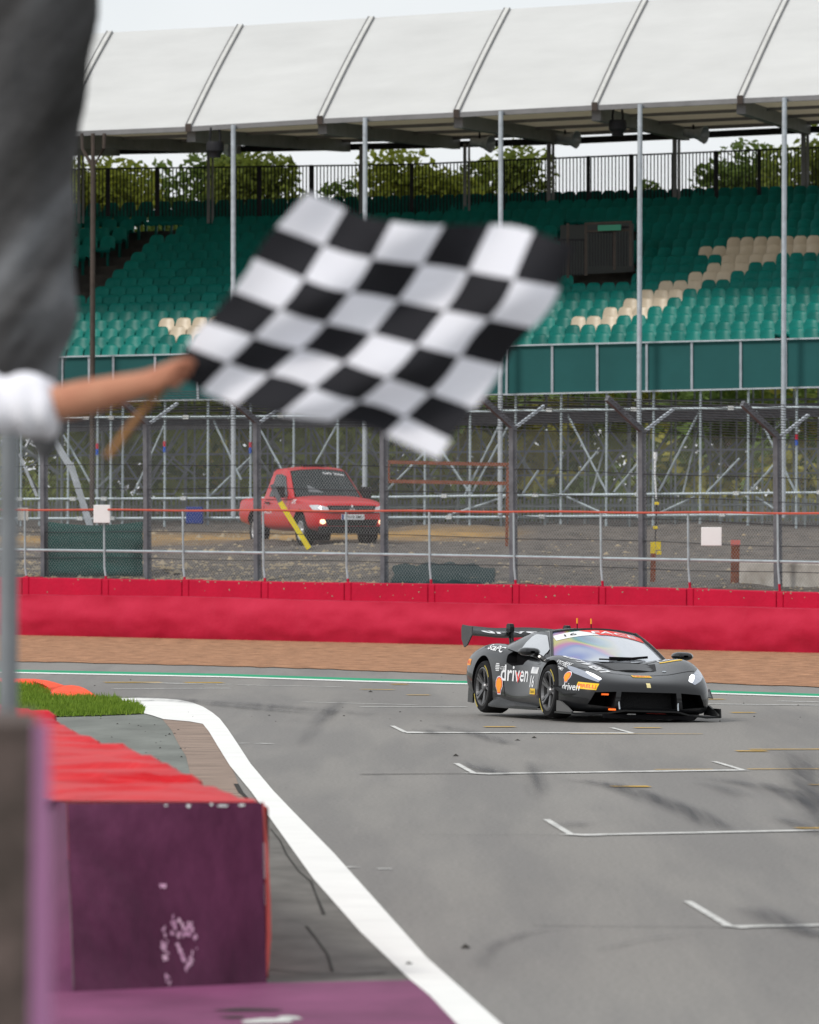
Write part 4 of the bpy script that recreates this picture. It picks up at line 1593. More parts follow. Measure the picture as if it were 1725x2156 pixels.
M['mesh_black'] = mat('black_mesh', (0.012, 0.012, 0.013), 0.6, bump=.01, bscale=70, spec=.2)
M['paint'] = mat('satin_black_paint', (0.011, 0.0115, 0.013), 0.36, 0.0, coat=.6, spec=.15, var=.1, vscale=2)
M['carbon'] = mat('carbon_fibre', (0.009, 0.0095, 0.010), 0.4, 0.0, spec=.2, coat=.1, bump=.002, bscale=120)
M['lamp_glass'] = mat('clear_lamp_cover', (0.34, 0.37, 0.44), 0.08, 0.6, coat=1)
M['lamp_white'] = mat('lit_white_lamp', (1.0, 1.0, 1.0), 0.3, emit=.9)
M['sticker_white'] = mat('white_vinyl', (0.75, 0.76, 0.78), 0.45)
M['sticker_yellow'] = mat('yellow_vinyl', (0.80, 0.50, 0.01), 0.45)
M['sticker_red'] = mat('red_vinyl', (0.72, 0.05, 0.04), 0.45)
M['sticker_orange'] = mat('orange_vinyl', (0.86, 0.30, 0.01), 0.45)
M['sticker_black'] = mat('black_vinyl', (0.02, 0.02, 0.02), 0.5)
M['amber'] = mat('amber_lamp', (1.0, 0.16, 0.02), 0.3, emit=.8)
def glass_material():
    m = bpy.data.materials.new('coated_screen_glare')
    m.use_nodes = True
    n, l = m.node_tree.nodes, m.node_tree.links
    bs = n['Principled BSDF']
    bs.inputs['Roughness'].default_value = 0.12
    bs.inputs['Metallic'].default_value = 0.55
    bs.inputs['Coat Weight'].default_value = 1.0
    t = n.new('ShaderNodeTexCoord')
    x = n.new('ShaderNodeTexNoise')
    x.inputs['Scale'].default_value = 0.9
    x.inputs['Detail'].default_value = 1
    x.inputs['Distortion'].default_value = 0.5
    mp = n.new('ShaderNodeMapping')
    mp.inputs['Location'].default_value = (2.2, 0.6, 0.3)
    mp.inputs['Scale'].default_value = (1.4, 1.1, 2)
    l.new(t.outputs['Object'], mp.inputs['Vector'])
    l.new(mp.outputs['Vector'], x.inputs['Vector'])
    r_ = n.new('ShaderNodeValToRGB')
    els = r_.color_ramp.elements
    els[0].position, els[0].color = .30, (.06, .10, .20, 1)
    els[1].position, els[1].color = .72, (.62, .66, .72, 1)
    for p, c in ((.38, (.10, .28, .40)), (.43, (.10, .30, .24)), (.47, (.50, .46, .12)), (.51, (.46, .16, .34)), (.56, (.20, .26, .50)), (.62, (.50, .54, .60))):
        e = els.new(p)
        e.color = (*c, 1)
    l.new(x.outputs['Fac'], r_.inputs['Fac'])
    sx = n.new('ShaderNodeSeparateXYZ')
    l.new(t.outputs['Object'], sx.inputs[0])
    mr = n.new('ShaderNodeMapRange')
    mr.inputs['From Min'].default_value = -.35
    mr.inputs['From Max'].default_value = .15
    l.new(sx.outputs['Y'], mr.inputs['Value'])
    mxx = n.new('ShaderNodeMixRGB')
    mxx.inputs[2].default_value = (.62, .65, .70, 1)  # whitish sky glare painted over one half of the coated screen
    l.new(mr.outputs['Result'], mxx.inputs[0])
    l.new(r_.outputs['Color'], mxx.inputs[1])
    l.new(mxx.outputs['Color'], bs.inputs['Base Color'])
    return m
M['screen'] = glass_material()
M['side_glass'] = mat('pale_side_window', (.42, .44, .47), .15, .3, coat=1)  # light grey base stands in for the sky mirrored in the glass
M['dark_glass'] = mat('dark_tinted_glass', (.012, .018, .02), .08, 0, spec=.25)

def wheel(parent, c, r_, w, side, rim_m, spokes, twin, rim_r, hub_in=.03):
    """side: -1 right, +1 left (outer face direction along y)"""
    ax = Vector((0, side, 0))
    c = Vector(c)
    bb = MB()
    bb.lathe([(rim_r, w / 2 - .015), (rim_r + .012, w / 2 + .004), (r_ - .03, w / 2 + .004), (r_ - .008, w / 2 - .02), (r_, w / 2 - .05), (r_, -w / 2 + .05), (r_ - .03, -w / 2), (rim_r, -w / 2), (.05, -w / 2)], c, ax, 44)
    wh = bpy.data.objects.new('wheel', bb.mesh('wheel', M['void']))
    wh = bb.build('wheel', M['tyre'], parent, smooth=True)
    bb = MB()
    bb.lathe([(rim_r + .004, w / 2 - .004), (rim_r - .012, w / 2 + .002), (rim_r - .03, w / 2 - .03), (rim_r - .035, -.02), (.02, -.02)], c, ax, 44)
    z, x = Vector((0, 0, 1)), Vector((1, 0, 0))
    for k in range(spokes):
        a = 2 * math.pi * k / spokes + .3
        for da in ((-.13, .13) if twin else (0,)):
            dr = z * math.cos(a + da) + x * math.sin(a + da)
            di = z * math.cos(a + da * .35) + x * math.sin(a + da * .35)
            bb.bar(c + di * .045 + ax * (w / 2 - hub_in - .02), c + dr * (rim_r - .015) + ax * (w / 2 - .012), .030 if twin else .06, .03, up=ax)
    bb.lathe([(.001, w / 2 - .01), (.045, w / 2 - .012), (.06, w / 2 - .03), (.06, w / 2 - .07)], c, ax, 20)
    sub(bb.build('rim', [rim_m], wh, smooth=False), wh)
    bb = MB()
    bb.lathe([(rim_r - .04, -.015 + .02), (.02, .005)], c, ax, 32)  # dark disc painted as the shade behind the spokes
    sub(bb.build('rim_shade_disc', M['void'], wh), wh)
    return wh

# ------------------------------------------------------------------ the racing car
TH = R(18.5)
car_rz = TH - math.pi / 2
WS = 1.06
cp = ground(1156, 1518)
car_loc = cp - Matrix.Rotation(car_rz, 3, 'Z') @ Vector((1.30, -0.98, 0))
car_loc.z = 0.012
car = thing('race_car', 'black racing coupe with tall rear wing and number 16 on its door', 'racing car', car_loc, car_rz, local=True)
car.rotation_euler = (R(-1.7), 0, car_rz)
ST = [
 (2.36, [(0, .15), (.40, .15), (.58, .16), (.62, .22), (.62, .31), (.58, .39), (.42, .43), (.22, .445), (0, .45)]),
 (2.27, [(0, .10), (.62, .10), (.74, .13), (.77, .23), (.77, .35), (.72, .46), (.52, .505), (.28, .51), (0, .51)]),
 (2.06, [(0, .09), (.72, .09), (.86, .12), (.895, .24), (.89, .40), (.83, .56), (.64, .595), (.36, .575), (0, .565)]),
 (1.72, [(0, .09), (.75, .09), (.93, .12), (.955, .28), (.955, .50), (.90, .695), (.73, .72), (.44, .655), (0, .63)]),
 (1.32, [(0, .09), (.75, .09), (.945, .12), (.965, .30), (.965, .56), (.92, .80), (.76, .845), (.48, .735), (0, .70)]),
 (0.92, [(0, .09), (.75, .09), (.93, .12), (.95, .30), (.945, .56), (.90, .77), (.77, .825), (.53, .765), (0, .755)]),
 (0.50, [(0, .09), (.75, .09), (.90, .12), (.905, .30), (.875, .53), (.86, .66), (.79, .74), (.6, .80), (0, .83)]),
 (0.0, [(0, .09), (.75, .09), (.90, .12), (.895, .30), (.86, .53), (.87, .66), (.80, .75), (.6, .82), (0, .84)]),
 (-.22, [(0, .09), (.75, .09), (.91, .12), (.905, .30), (.87, .53), (.885, .68), (.82, .79), (.62, .83), (0, .85)]),
 (-.50, [(0, .09), (.75, .09), (.92, .12), (.93, .30), (.92, .53), (.93, .73), (.86, .87), (.62, .86), (0, .87)]),
 (-.85, [(0, .09), (.75, .09), (.93, .12), (.95, .30), (.95, .56), (.94, .78), (.85, .925), (.6, .89), (0, .90)]),
 (-1.3, [(0, .09), (.75, .10), (.945, .14), (.965, .32), (.97, .58), (.945, .84), (.84, .955), (.6, .91), (0, .90)]),
 (-1.72, [(0, .12), (.7, .14), (.93, .2), (.96, .36), (.965, .58), (.93, .80), (.80, .915), (.55, .87), (0, .87)]),
 (-2.08, [(0, .2), (.7, .22), (.89, .28), (.93, .40), (.94, .58), (.90, .76), (.76, .83), (.5, .83), (0, .83)]),
 (-2.2, [(0, .28), (.6, .3), (.8, .34), (.84, .42), (.85, .58), (.80, .72), (.68, .77), (.45, .78), (0, .78)]),
]
cuts = []
for x in (1.30, -1.30):
    for s in (-1, 1):
        cuts.append(cyl_cut((x, s * .93, .345), (.405 if x > 0 else .415), .62, M['void']))
cuts.append(prism_cut([(2.1, -.375, .375), (2.1, .375, .375), (2.1, .40, .17), (2.1, -.40, .17)], (.5, 0, 0), M['void']))
for s in (-1, 1):
    cuts.append(prism_cut([(1.95, s * .44, .375), (1.95, s * .72, .36), (1.95, s * .80, .20), (1.95, s * .47, .17)], (.6, 0, 0), M['void']))
    cuts.append(prism_cut([(.12, s * .72, .80), (-.12, s * .78, .87), (-.42, s * .82, .87), (-.50, s * .82, .78), (-.48, s * .82, .68), (-.30, s * .78, .64), (.02, s * .72, .66)], (0, s * .4, 0), M['void']))
body = loft('body', ST, [M['paint'], M['void']], car, 2, cuts, WS)
# cabin
def ruled(c0, c1, nu, nv, bulge=0.0, bd=(0, 0, 1)):
    rows = []
    for i in range(nv + 1):
        t = i / nv
        rows.append([lerp(Vector(c0(k / nu)), Vector(c1(k / nu)), t) + Vector(bd) * bulge * math.sin(math.pi * t) for k in range(nu + 1)])
    return rows
def wbase(u):
    t = 2 * u - 1
    return (1.22 - .44 * t * t, .78 * t, .74 + .03 * t * t)
def wtop(u):
    t = 2 * u - 1
    return (.30 - .14 * t * t, .585 * t, 1.15 - .055 * t * t)
def rrear(u):
    t = 2 * u - 1
    return (-.62, .555 * t, 1.15 - .07 * t * t)
def deck(u):
    t = 2 * u - 1
    return (-1.42 + .12 * t * t, .60 * t, .885)
bb = MB()
bb.grid(ruled(wtop, rrear, 14, 6, .012))
bb.grid(ruled(rrear, deck, 14, 8, .03))
for s in (0, 1):
    top = [wbase(s), lerp(Vector(wbase(s)), Vector(wtop(s)), .5) + Vector((0, 0, .012)), wtop(s), lerp(Vector(wtop(s)), Vector(rrear(s)), .5) + Vector((0, 0, .012)), rrear(s), lerp(Vector(rrear(s)), Vector(deck(s)), .5) + Vector((0, 0, .03)), deck(s)]
    sg_ = 1 if s else -1
    bel = [(.78, sg_ * .82, .745), (.45, sg_ * .85, .76), (.15, sg_ * .86, .78), (-.3, sg_ * .87, .82), (-.62, sg_ * .90, .86), (-.95, sg_ * .84, .88), (-1.25, sg_ * .72, .87)]
    bb.grid([[Vector(p) for p in top], [lerp(Vector(p), Vector(q), .5) + Vector((0, sg_ * .018, 0)) for p, q in zip(top, bel)], [Vector(q) for q in bel]])
cabin = bb.build('cabin', M['paint'], car, smooth=True)
bb = MB()
bb.grid(ruled(wbase, wtop, 18, 10, .02))
ws_ = bb.build('windscreen', M['screen'], car, smooth=True)
cab_bvh = bvh_of([ws_])
allb = bvh_of([body, cabin])
# pillars: frames proud of the windscreen edge
bb = MB()
for s in (0, 1):
    p = [lerp(Vector(wbase(s)), Vector(wtop(s)), t) + Vector((0, 0, .02 * math.sin(math.pi * t) + .008)) for t in (0, .25, .5, .75, 1)]
    bb.tube(p, .024, 8)
bb.tube([Vector(wtop(k / 12)) + Vector((0, 0, .004)) for k in range(13)], .018, 6)
sub(bb.build('pillar', M['paint'], cabin, smooth=True), cabin)
for s in (-1, 1):
    u = 1 if s > 0 else 0
    A, B_, C_ = Vector(wbase(u)), Vector(wtop(u)), Vector(rrear(u))
    sg_ = s
    top = [wbase(u), lerp(A, B_, .5) + Vector((0, 0, .012)), B_, lerp(B_, C_, .5) + Vector((0, 0, .012)), C_]
    bel = [(.78, sg_ * .82, .745), (.45, sg_ * .85, .76), (.15, sg_ * .86, .78), (-.3, sg_ * .87, .82), (-.62, sg_ * .90, .86)]
    def cur(tab, k):
        i = min(int(k), len(tab) - 2)
        return lerp(Vector(tab[i]), Vector(tab[i + 1]), k - i)
    def wpt(k, t):
        p, q = cur(top, k), cur(bel, k)
        m_ = lerp(p, q, .5) + Vector((0, sg_ * .018, 0))
        return (lerp(p, m_, t * 2) if t < .5 else lerp(m_, q, t * 2 - 1)) + Vector((0, sg_ * .007, .003))
    bb = MB()
    ks = [.62 + 2.75 * i / 12 for i in range(13)]
    bb.grid([[wpt(k + (.10 if r_ == 0 else 0) - .45 * tt * (k > 2.6), lerp(.13, .93, tt)) for k in ks] for r_, tt in enumerate((0, .25, .5, .75, 1))])
    bb.build('side_window', M['side_glass'], car, smooth=True)
# sun strip with lettering
def on_screen(name, bm, O, U, V, m, off):
    return sub(decal(name, bm, O, U, V, cab_bvh, m, ws_, off=off), ws_)
SV = Vector(wtop(.5)) - Vector(wbase(.5))
so_ = lerp(Vector(wbase(.5)), Vector(wtop(.5)), .885) + Vector((0, 0, .01))
on_screen('sun_strip', rect2d(1.22, .17), so_, (0, 1, 0), SV, M['sticker_white'], .004)
bm = poly2d([[(-.26, .085), (-.12, 0), (-.02, -.085), (.61, -.085), (.61, .085)]])
on_screen('red_band', bm, so_, (0, 1, 0), SV, M['sticker_red'], .007)
on_screen('race_number', text2d('16', .07, .16), so_ + Vector((0, -.40, 0)), (0, 1, 0), SV, M['sticker_black'], .010)
on_screen('lettering', text2d('FACE', .085, .62, .02), so_ + Vector((0, .20, 0)), (0, 1, 0), SV, M['sticker_white'], .010)
bb = MB()
w0, w1 = Vector((1.20, -.02, .775)), Vector((1.04, .44, .815))
bb.bar(Vector((1.20, -.28, .775)), w0, .02, .02)
bb.bar(w0, w1, .025, .03)
bb.bar(Vector((1.15, -.12, .795)), Vector((1.16, .18, .795)), .05, .03)
bb.build('wiper', M['void'], car)
# splitter, fences, canards
bb = MB()
SPL = [(2.46, 0), (2.45, .36), (2.36, .56), (2.34, .80), (2.28, 1.02), (1.62, 1.02), (1.62, .7), (1.7, 0)]
top_, bot_ = [], []
def spz(y):
    return .125 if y < .38 else (.085 if y < .6 else (.06 if y < .9 else .07))
poly = [(x, y) for x, y in SPL] + [(x, -y) for x, y in SPL[::-1]]
vs = [Vector((x, y, spz(abs(y)))) for x, y in poly]
bb.add(vs + [v + Vector((0, 0, .022)) for v in vs], [tuple(range(len(vs)))[::-1], tuple(range(len(vs), 2 * len(vs)))] +
       [(i, (i + 1) % len(vs), len(vs) + (i + 1) % len(vs), len(vs) + i) for i in range(len(vs))])
bb.build('splitter', M['carbon'], car, tri=True)
for s in (-1, 1):
    bb = MB()
    bb.prism([(2.30, s * 1.005, .075), (2.26, s * 1.01, .19), (2.02, s * 1.01, .19), (1.9, s * 1.01, .075)], (0, s * .018, 0))
    if s > 0:
        bb.build('splitter_fence', M['carbon'], car)
    bb = MB()
    bb.prism([(1.70, s * 1.0, .095), (1.70, s * 1.0, .235), (1.85, s * 1.0, .225), (2.10, s * 1.0, .16), (2.26, s * 1.0, .11), (2.26, s * 1.0, .095)], (0, s * .025, 0))
    bb.build('brake_duct_flap', mat('bare_carbon', (.10, .10, .10), .5), car)
    bb = MB()
    bb.prism([(2.24, s * .80, .33), (1.95, s * .935, .30), (1.66, s * 1.0, .40), (1.66, s * 1.09, .42), (1.95, s * 1.03, .31)], (0, 0, .015))
    bb.build('canard', M['carbon'], car)
    # tow eye / splitter stay
    bb = MB()
    bb.tube([(2.30, s * .41, .37), (2.37, s * .40, .15)], .010, 6)
    bb.build('splitter_stay', M['galv'], car, smooth=True)
    # rocker skirt with its scoop
    bb = MB()
    prof = [(.86, .90, .985, .10, .15), (.55, .93, 1.00, .085, .16), (.1, .93, 1.01, .085, .17), (-.3, .93, 1.02, .085, .20), (-.62, .95, 1.03, .085, .28), (-.82, .97, 1.05, .09, .24), (-.92, .98, 1.05, .10, .13)]
    rows = [[Vector((x, s * yi, zt)), Vector((x, s * (yi + yo) / 2, (zt + .10) / 2 + .02)), Vector((x, s * yo, .125)), Vector((x, s * yo, zb)), Vector((x, s * .8, zb))] for x, yi, yo, zb, zt in prof]
    bb.grid(rows, flip=s > 0)
    bb.build('side_skirt', M['carbon'], car, smooth=True)
    bb = MB()
    bb.prism([(-1.80, s * .94, .12), (-1.80, s * .94, .32), (-1.98, s * .94, .36), (-2.0, s * .94, .13)], (0, s * .025, 0))
    bb.build('rear_fin', M['paint'], car)
    # mirror on its stalk
    bb = MB()
    c = Vector((.70, s * 1.06, .84))
    bb.tube([Vector((.86, s * .86, .70)), Vector((.82, s * .93, .76)), c + Vector((0, -s * .06, -.03))], [.045, .035, .035], 8)
    rows = []
    for i, (dx, k) in enumerate([(.12, .25), (.10, .7), (.03, 1), (-.05, 1.02), (-.10, .95), (-.10, .05)]):
        rows.append([c + Vector((dx, s * .135 * k * math.cos(a), .062 * k * (math.sin(a) if abs(math.sin(a)) < .8 else math.copysign(.85, math.sin(a))))) for a in [2 * math.pi * q / 16 for q in range(17)]])
    bb.grid(rows)
    bb.build('mirror', M['paint'], car, smooth=True)
    # lamps
    O = (1.97, s * .77, .60)
    U = Vector((.74, .62, -.18)) if s < 0 else Vector((-.74, .62, .18))
    VV = (-.1, -s * .3, .95)
    if s < 0:
        pl = [[(-.30, .06), (-.12, .045), (.10, .02), (.30, -.02), (.30, -.085), (.12, -.075), (-.10, -.045), (-.25, .01)]]
        dr = [[(.02, .040), (.14, .026), (.28, -.01), (.30, -.03), (.28, -.045), (.14, -.015), (.03, .018)]]
    else:
        pl = [[(.30, .06), (.12, .045), (-.10, .02), (-.30, -.02), (-.30, -.085), (-.12, -.075), (.10, -.045), (.25, .01)]]
        dr = [[(-.02, .040), (-.14, .026), (-.28, -.01), (-.30, -.03), (-.28, -.045), (-.14, -.015), (-.03, .018)]]
    hl = decal('headlight', poly2d(pl), O, U, VV, allb, M['lamp_glass'], car, .006)
    sub(decal('lamp_strip', poly2d(dr), O, U, VV, allb, M['lamp_white'], hl, .012), hl)
# grille inserts
bb = MB()
bb.box((2.12, 0, .27), (.02, .8, .22))
bb.build('grille', M['mesh_black'], car)
bb = MB()
bb.bar((2.36, -.62, .06), (2.36, .62, .06), .06, .05)
bb.box((2.18, .12, .075), (.3, .35, .05))
bb.build('undertray', M['void'], car)
bb = MB()
bb.box((2.20, .15, .10), (.1, .26, .05))
bb.build('red_tow_strap', M['sticker_red'], car)
for O_ in ((2.24, -.56, .335), (2.36, -.50, .145)):
    bb = MB()
    bb.box(O_, (.03, .09, .022))
    bb.build('marker_lamp', M['amber'], car)
# bonnet louvres
for s in (0,):
    lv = decal('bonnet_vent', poly2d([[(1.34, -.44), (1.72, -.32), (1.76, -.26), (1.76, .26), (1.72, .32), (1.34, .44)]]), (0, 0, .7), (1, 0, 0), (0, 1, 0), allb, M['mesh_black'], car, .004)
    for i, x in enumerate((1.42, 1.52, 1.62, 1.71)):
        w = .42 - .36 * (x - 1.34)
        bb = MB()
        zz = interp(x, [(.92, .765), (1.32, .70), (1.72, .63)]) + .012
        rows = [[Vector((x - .045, -w + k * w / 6, zz + .040 - .02 * (k / 6 - 1) ** 2)) for k in range(13)],
                [Vector((x + .035, -w + k * w / 6, zz + .010 - .02 * (k / 6 - 1) ** 2)) for k in range(13)],
                [Vector((x + .035, -w + k * w / 6, zz - .012 - .02 * (k / 6 - 1) ** 2)) for k in range(13)]]
        bb.grid(rows)
        sub(bb.build('louvre', M['paint'], lv, smooth=False), lv)
# rear wing
wg = bpy.data.objects.new('rear_wing', None)
wg = MB()
foil = [(.17, -.02), (.10, .022), (-.04, .040), (-.17, .085), (-.18, .072), (-.04, .0), (.08, -.045)]
secs = []
for k in range(17):
    y = -.93 + 1.86 * k / 16
    dip = -.022 * math.exp(-((abs(y) - .5) / .25) ** 2) + .0
    secs.append([Vector((-2.16 + fx, y, 1.055 + fz + dip)) for fx, fz in foil + foil[:1]])
wg.grid(secs)
wing = wg.build('rear_wing', M['carbon'], car, smooth=True)
for s in (-1, 1):
    bb = MB()
    bb.prism([(-1.96, s * .935, 1.13), (-2.36, s * .935, 1.15), (-2.40, s * .935, 1.10), (-2.38, s * .935, 0.96), (-2.26, s * .935, 0.85), (-2.16, s * .93, 0.88), (-1.96, s * .935, 1.02)], (0, s * .016, 0))
    sub(bb.build('end_plate', mat('matt_carbon', (.075, .075, .078), .55) if s < 0 else M['carbon'], wing), wing)
    bb = MB()
    for dx in (0, -.09):
        bb.prism([(-1.86 + dx, s * .40, .86), (-1.90 + dx, s * .40, .86), (-2.00 + dx, s * .40, 1.10), (-1.95 + dx, s * .40, 1.12)], (0, .022, 0))
    bb.prism([(-1.93, s * .40 - .025, 1.07), (-2.08, s * .40 - .025, 1.06), (-2.09, s * .40 - .025, 1.16), (-2.04, s * .40 - .025, 1.185), (-1.96, s * .40 - .025, 1.18), (-1.93, s * .40 - .025, 1.14)], (0, .06, 0))
    sub(bb.build('wing_pylon', M['carbon'], wing), wing)
wb = bvh_of([wing])
for x_, s_ in ((-.20, 'driven'),):
    sub(decal('wing_lettering', text2d(s_, .15, 1.0, .02), (-2.1, -.28, 1.08), (0, 1, 0), (-1, 0, .15), wb, M['sticker_white'], wing, .004), wing)
# wheels
for x in (1.30, -1.30):
    for s in (-1, 1):
        w = .30 if x > 0 else .33
        wheel(car, (x, s * (1.012 - w / 2), .345), .345, w, s, M['rim'], 5, True, .255)
bb = MB()
for x in (1.30, -1.30):
    for a0 in (.35, 3.6):
        c = Vector((x, -1.020, .345))
        rows = [[c + Vector((math.sin(a) * r_, 0, math.cos(a) * r_)) for a in [a0 + .07 * k for k in range(12)]] for r_ in (.285, .308)]
        bb.grid(rows)
bb.build('tyre_marking', mat('yellow_tyre_paint', (.42, .34, .08), .8), car)
# antennas
for (x, y) in ((-.30, -.06), (.02, .02)):
    bb = MB()
    bb.tube([(x, y, 1.15), (x - .01, y, 1.22)], .007, 5)
    bb.cur = 1
    bb.tube([(x - .01, y, 1.22), (x - .02, y, 1.29)], .012, 6)
    bb.build('antenna', [M['void'], M['sticker_orange']], car)
# lettering and emblems on the near side
def side(name, bm, x, z, m, off=.004, par=None, tilt=0.0, y=-.95):
    o = decal(name, bm, (x, y, z), (1, 0, tilt), (0, 0, 1), allb, m, par or car, off)
    return o
side('door_lettering', text2d('driven', .215, .92, .012), -.16, .545, M['sticker_white'])
side('lettering_accent', poly2d([[(-.09, .05), (-.055, .05), (0, -.03), (.055, .05), (.09, .05), (0, -.09)]]), -.08, .51, M['sticker_red'], .007)
side('door_number', text2d('16', .16, .20, .025), .53, .455, M['sticker_white'])
pl_ = side('number_plate', rect2d(.38, .085, .01), .60, .60, M['sticker_white'])
side('yellow_sticker', rect2d(.26, .075), .60, .325, M['sticker_yellow'])
side('sticker_lettering', text2d('Sabelt', .04, .19), .60, .325, M['sticker_black'], .008)
def shell_emblem(x, z, r_, N_=None, O=None, U=None, V=None):
    out = [(-.45, -1), (.45, -1), (.62, -.55), (1.0, -.1), (.95, .5), (.55, .95), (0, 1.08), (-.55, .95), (-.95, .5), (-1.0, -.1), (-.62, -.55)]
    for k, m, off in ((1.12, M['sticker_white'], .004), (1.0, M['sticker_red'], .006), (.86, M['sticker_orange'], .008)):
        bm = poly2d([[(px * r_ * k, py * r_ * k) for px, py in out]])
        if O is None:
            side('shell_emblem', bm, x, z, m, off)
        else:
            decal('shell_emblem', bm, O, U, V, allb, m, car, off)
shell_emblem(-.66, .375, .105)
stripes = [[(-.07, y0), (.07, y0), (.07, y0 + .012), (-.07, y0 + .012)] for y0 in (-.05, -.028, -.006, .016, .038)]
side('globe_emblem', poly2d([[(px * math.sqrt(max(.05, 1 - ((py) / .07) ** 2)), py) for px, py in q] for q in stripes]), -.74, .615, M['sticker_white'])
side('small_lettering', text2d('AT&T', .05, .15, .01), -.57, .605, M['sticker_white'])
decal('fender_lettering', text2d('ScaPC', .10, .55, .02), (-.98, -.93, .86), (1, 0, -.06), (0, .5, .8), allb, M['sticker_white'], car, .006)
side('tail_sticker', rect2d(.22, .085), -1.93, .66, M['sticker_orange'], y=-1.2)
side('tail_lettering', text2d('PIRELLI', .04, .18, .01), -1.93, .66, M['sticker_red'], .008)
side('sill_lettering', text2d('SPARCO', .03, .22), -.62, .16, M['sticker_white'], .004, y=-1.0)
NU = Vector((.45, .30, -.05))
decal('fender_text', text2d('SPITFIRE', .055, .30, .01), (1.58, -.90, .70), (.92, .25, -.22), (-.1, .35, .9), allb, M['sticker_white'], car, .005)
decal('fender_text', text2d('HOMES', .04, .18, .01), (1.60, -.92, .63), (.92, .25, -.22), (-.1, .35, .9), allb, M['sticker_white'], car, .005)
shell_emblem(0, 0, .062, O=(1.86, -.95, .54), U=(.95, .28, 0), V=(0, 0, 1))
decal('corner_lettering', text2d('driven', .095, .36, .01), (1.98, -.95, .42), (.88, .40, 0), (0, 0, 1), allb, M['sticker_white'], car, .005)
pU, pV = Vector((.38, .92, 0)), Vector((0, 0, 1))
decal('yellow_sticker', rect2d(.29, .085, .01), (2.15, -.76, .435), (.55, .80, -.05), pV, allb, M['sticker_yellow'], car, .005)
decal('sticker_lettering', text2d('PIRELLI', .045, .25, .01), (2.15, -.76, .435), (.55, .80, -.05), pV, allb, M['sticker_red'], car, .009)
decal('yellow_sticker', rect2d(.26, .10, .0), (2.05, 0, .6), (0, 1, 0), (-1, 0, .2), allb, M['sticker_yellow'], car, .005)
decal('sticker_lettering', text2d('PIRELLI', .055, .22, .01), (2.05, 0, .6), (0, 1, 0), (-1, 0, .2), allb, M['sticker_red'], car, .009)
for nm, pl in (('bonnet_seam', [[(1.83, -.80), (1.95, -.40), (1.99, 0), (1.95, .40), (1.83, .80), (1.842, .80), (1.962, .40), (2.002, 0), (1.962, -.40), (1.842, -.80)]]),):
    decal(nm, poly2d(pl), (0, 0, .7), (1, 0, 0), (0, 1, 0), allb, M['void'], car, .003)
for x0, x1 in ((.84, .90), (-.46, -.62)):
    side('door_seam', poly2d([[(x0 - .006, -.30), (x0 + .006, -.30), (x1 + .006, .10), (x1 - .006, .10)]]), 0, .54, M['void'], .003)
decal('nose_badge', rect2d(.055, .075, .0), (2.33, 0, .47), (0, 1, 0), (-.5, 0, .8), allb, mat('badge_cream', (.7, .6, .3), .4), car, .006)
decal('bonnet_lettering', text2d('driven', .32, .74, .02), (1.58, -.56, .75), (.80, .40, 0), (-.40, .80, 0), allb, M['sticker_white'], car, .005)
decal('bonnet_number', text2d('16', .13, .17, .02), (1.15, .62, .75), (.1, 1, 0), (-1, .1, 0), allb, M['sticker_white'], car, .005)
decal('yellow_sticker', rect2d(.30, .06, .0), (1.33, .66, .75), (.15, 1, 0), (-1, .1, 0), allb, M['sticker_yellow'], car, .005)
decal('round_lettering', text2d('AWS', .06, .13, .01), (1.66, -.86, .7), (.85, .40, 0), (-.3, .6, .2), allb, M['sticker_white'], car, .005)
for y in (-.40, .40):
    decal('bonnet_pin', poly2d([circ(0, 0, .028, .028, 10)]), (1.80, y, .7), (0, 1, 0), (-1, 0, 0), allb, M['galv'], car, .006)

# ------------------------------------------------------------------ the red pickup behind the fence
PD = 191.0
pk_rz = R(21.0) - math.pi / 2
pf_ = at(633, 1151, PD)
pk_loc = pf_ - Matrix.Rotation(pk_rz, 3, 'Z') @ Vector((1.6, -.86, 0))
pk = thing('pickup_truck', 'red single cab pickup truck standing behind the chain link fence', 'pickup truck', pk_loc, pk_rz, local=True)
M['red_paint'] = mat('red_car_paint', (.47, .004, .010), .4, coat=.2)
M['black_trim'] = mat('black_plastic_trim', (.014, .014, .015), .6)
def ps(w, zb, zs, zt, zc, crown=.0):
    return [(0, zb), (w * .7, zb), (w * .97, zb + .05), (w, zb + .22), (w, zs), (w * .97, zt - .05), (w * .86, zt), (w * .5, zc), (0, zc)]
PST = [(2.58, ps(.72, .42, .66, .88, .92)), (2.50, ps(.80, .36, .70, .96, 1.0)), (2.25, ps(.88, .34, .75, 1.03, 1.05)), (1.75, ps(.90, .34, .8, 1.08, 1.10)), (1.15, ps(.90, .34, .8, 1.11, 1.14)),
       (.95, ps(.90, .34, .8, 1.12, 1.15)), (.2, ps(.90, .34, .8, 1.12, 1.15)), (-.70, ps(.90, .34, .8, 1.12, 1.15)), (-.80, ps(.90, .40, .8, 1.10, 1.08)), (-1.4, ps(.90, .42, .8, 1.10, 1.08)), (-2.3, ps(.90, .45, .8, 1.10, 1.08)), (-2.62, ps(.88, .5, .8, 1.08, 1.06))]
pcuts = []
for x in (1.6, -1.4):
    for s in (-1, 1):
        pcuts.append(cyl_cut((x, s * .86, .40), .44, .60, M['void']))
pcuts.append(prism_cut([(-.86, -.76, .62), (-.86, .76, .62), (-2.54, .76, .62), (-2.54, -.76, .62)], (0, 0, .8), M['black_trim']))
pbody = loft('body', PST, [M['red_paint'], M['void'], M['black_trim']], pk, 1, pcuts)
bb = MB()
def lp(x, y, z):
    return Vector((x, y, z))
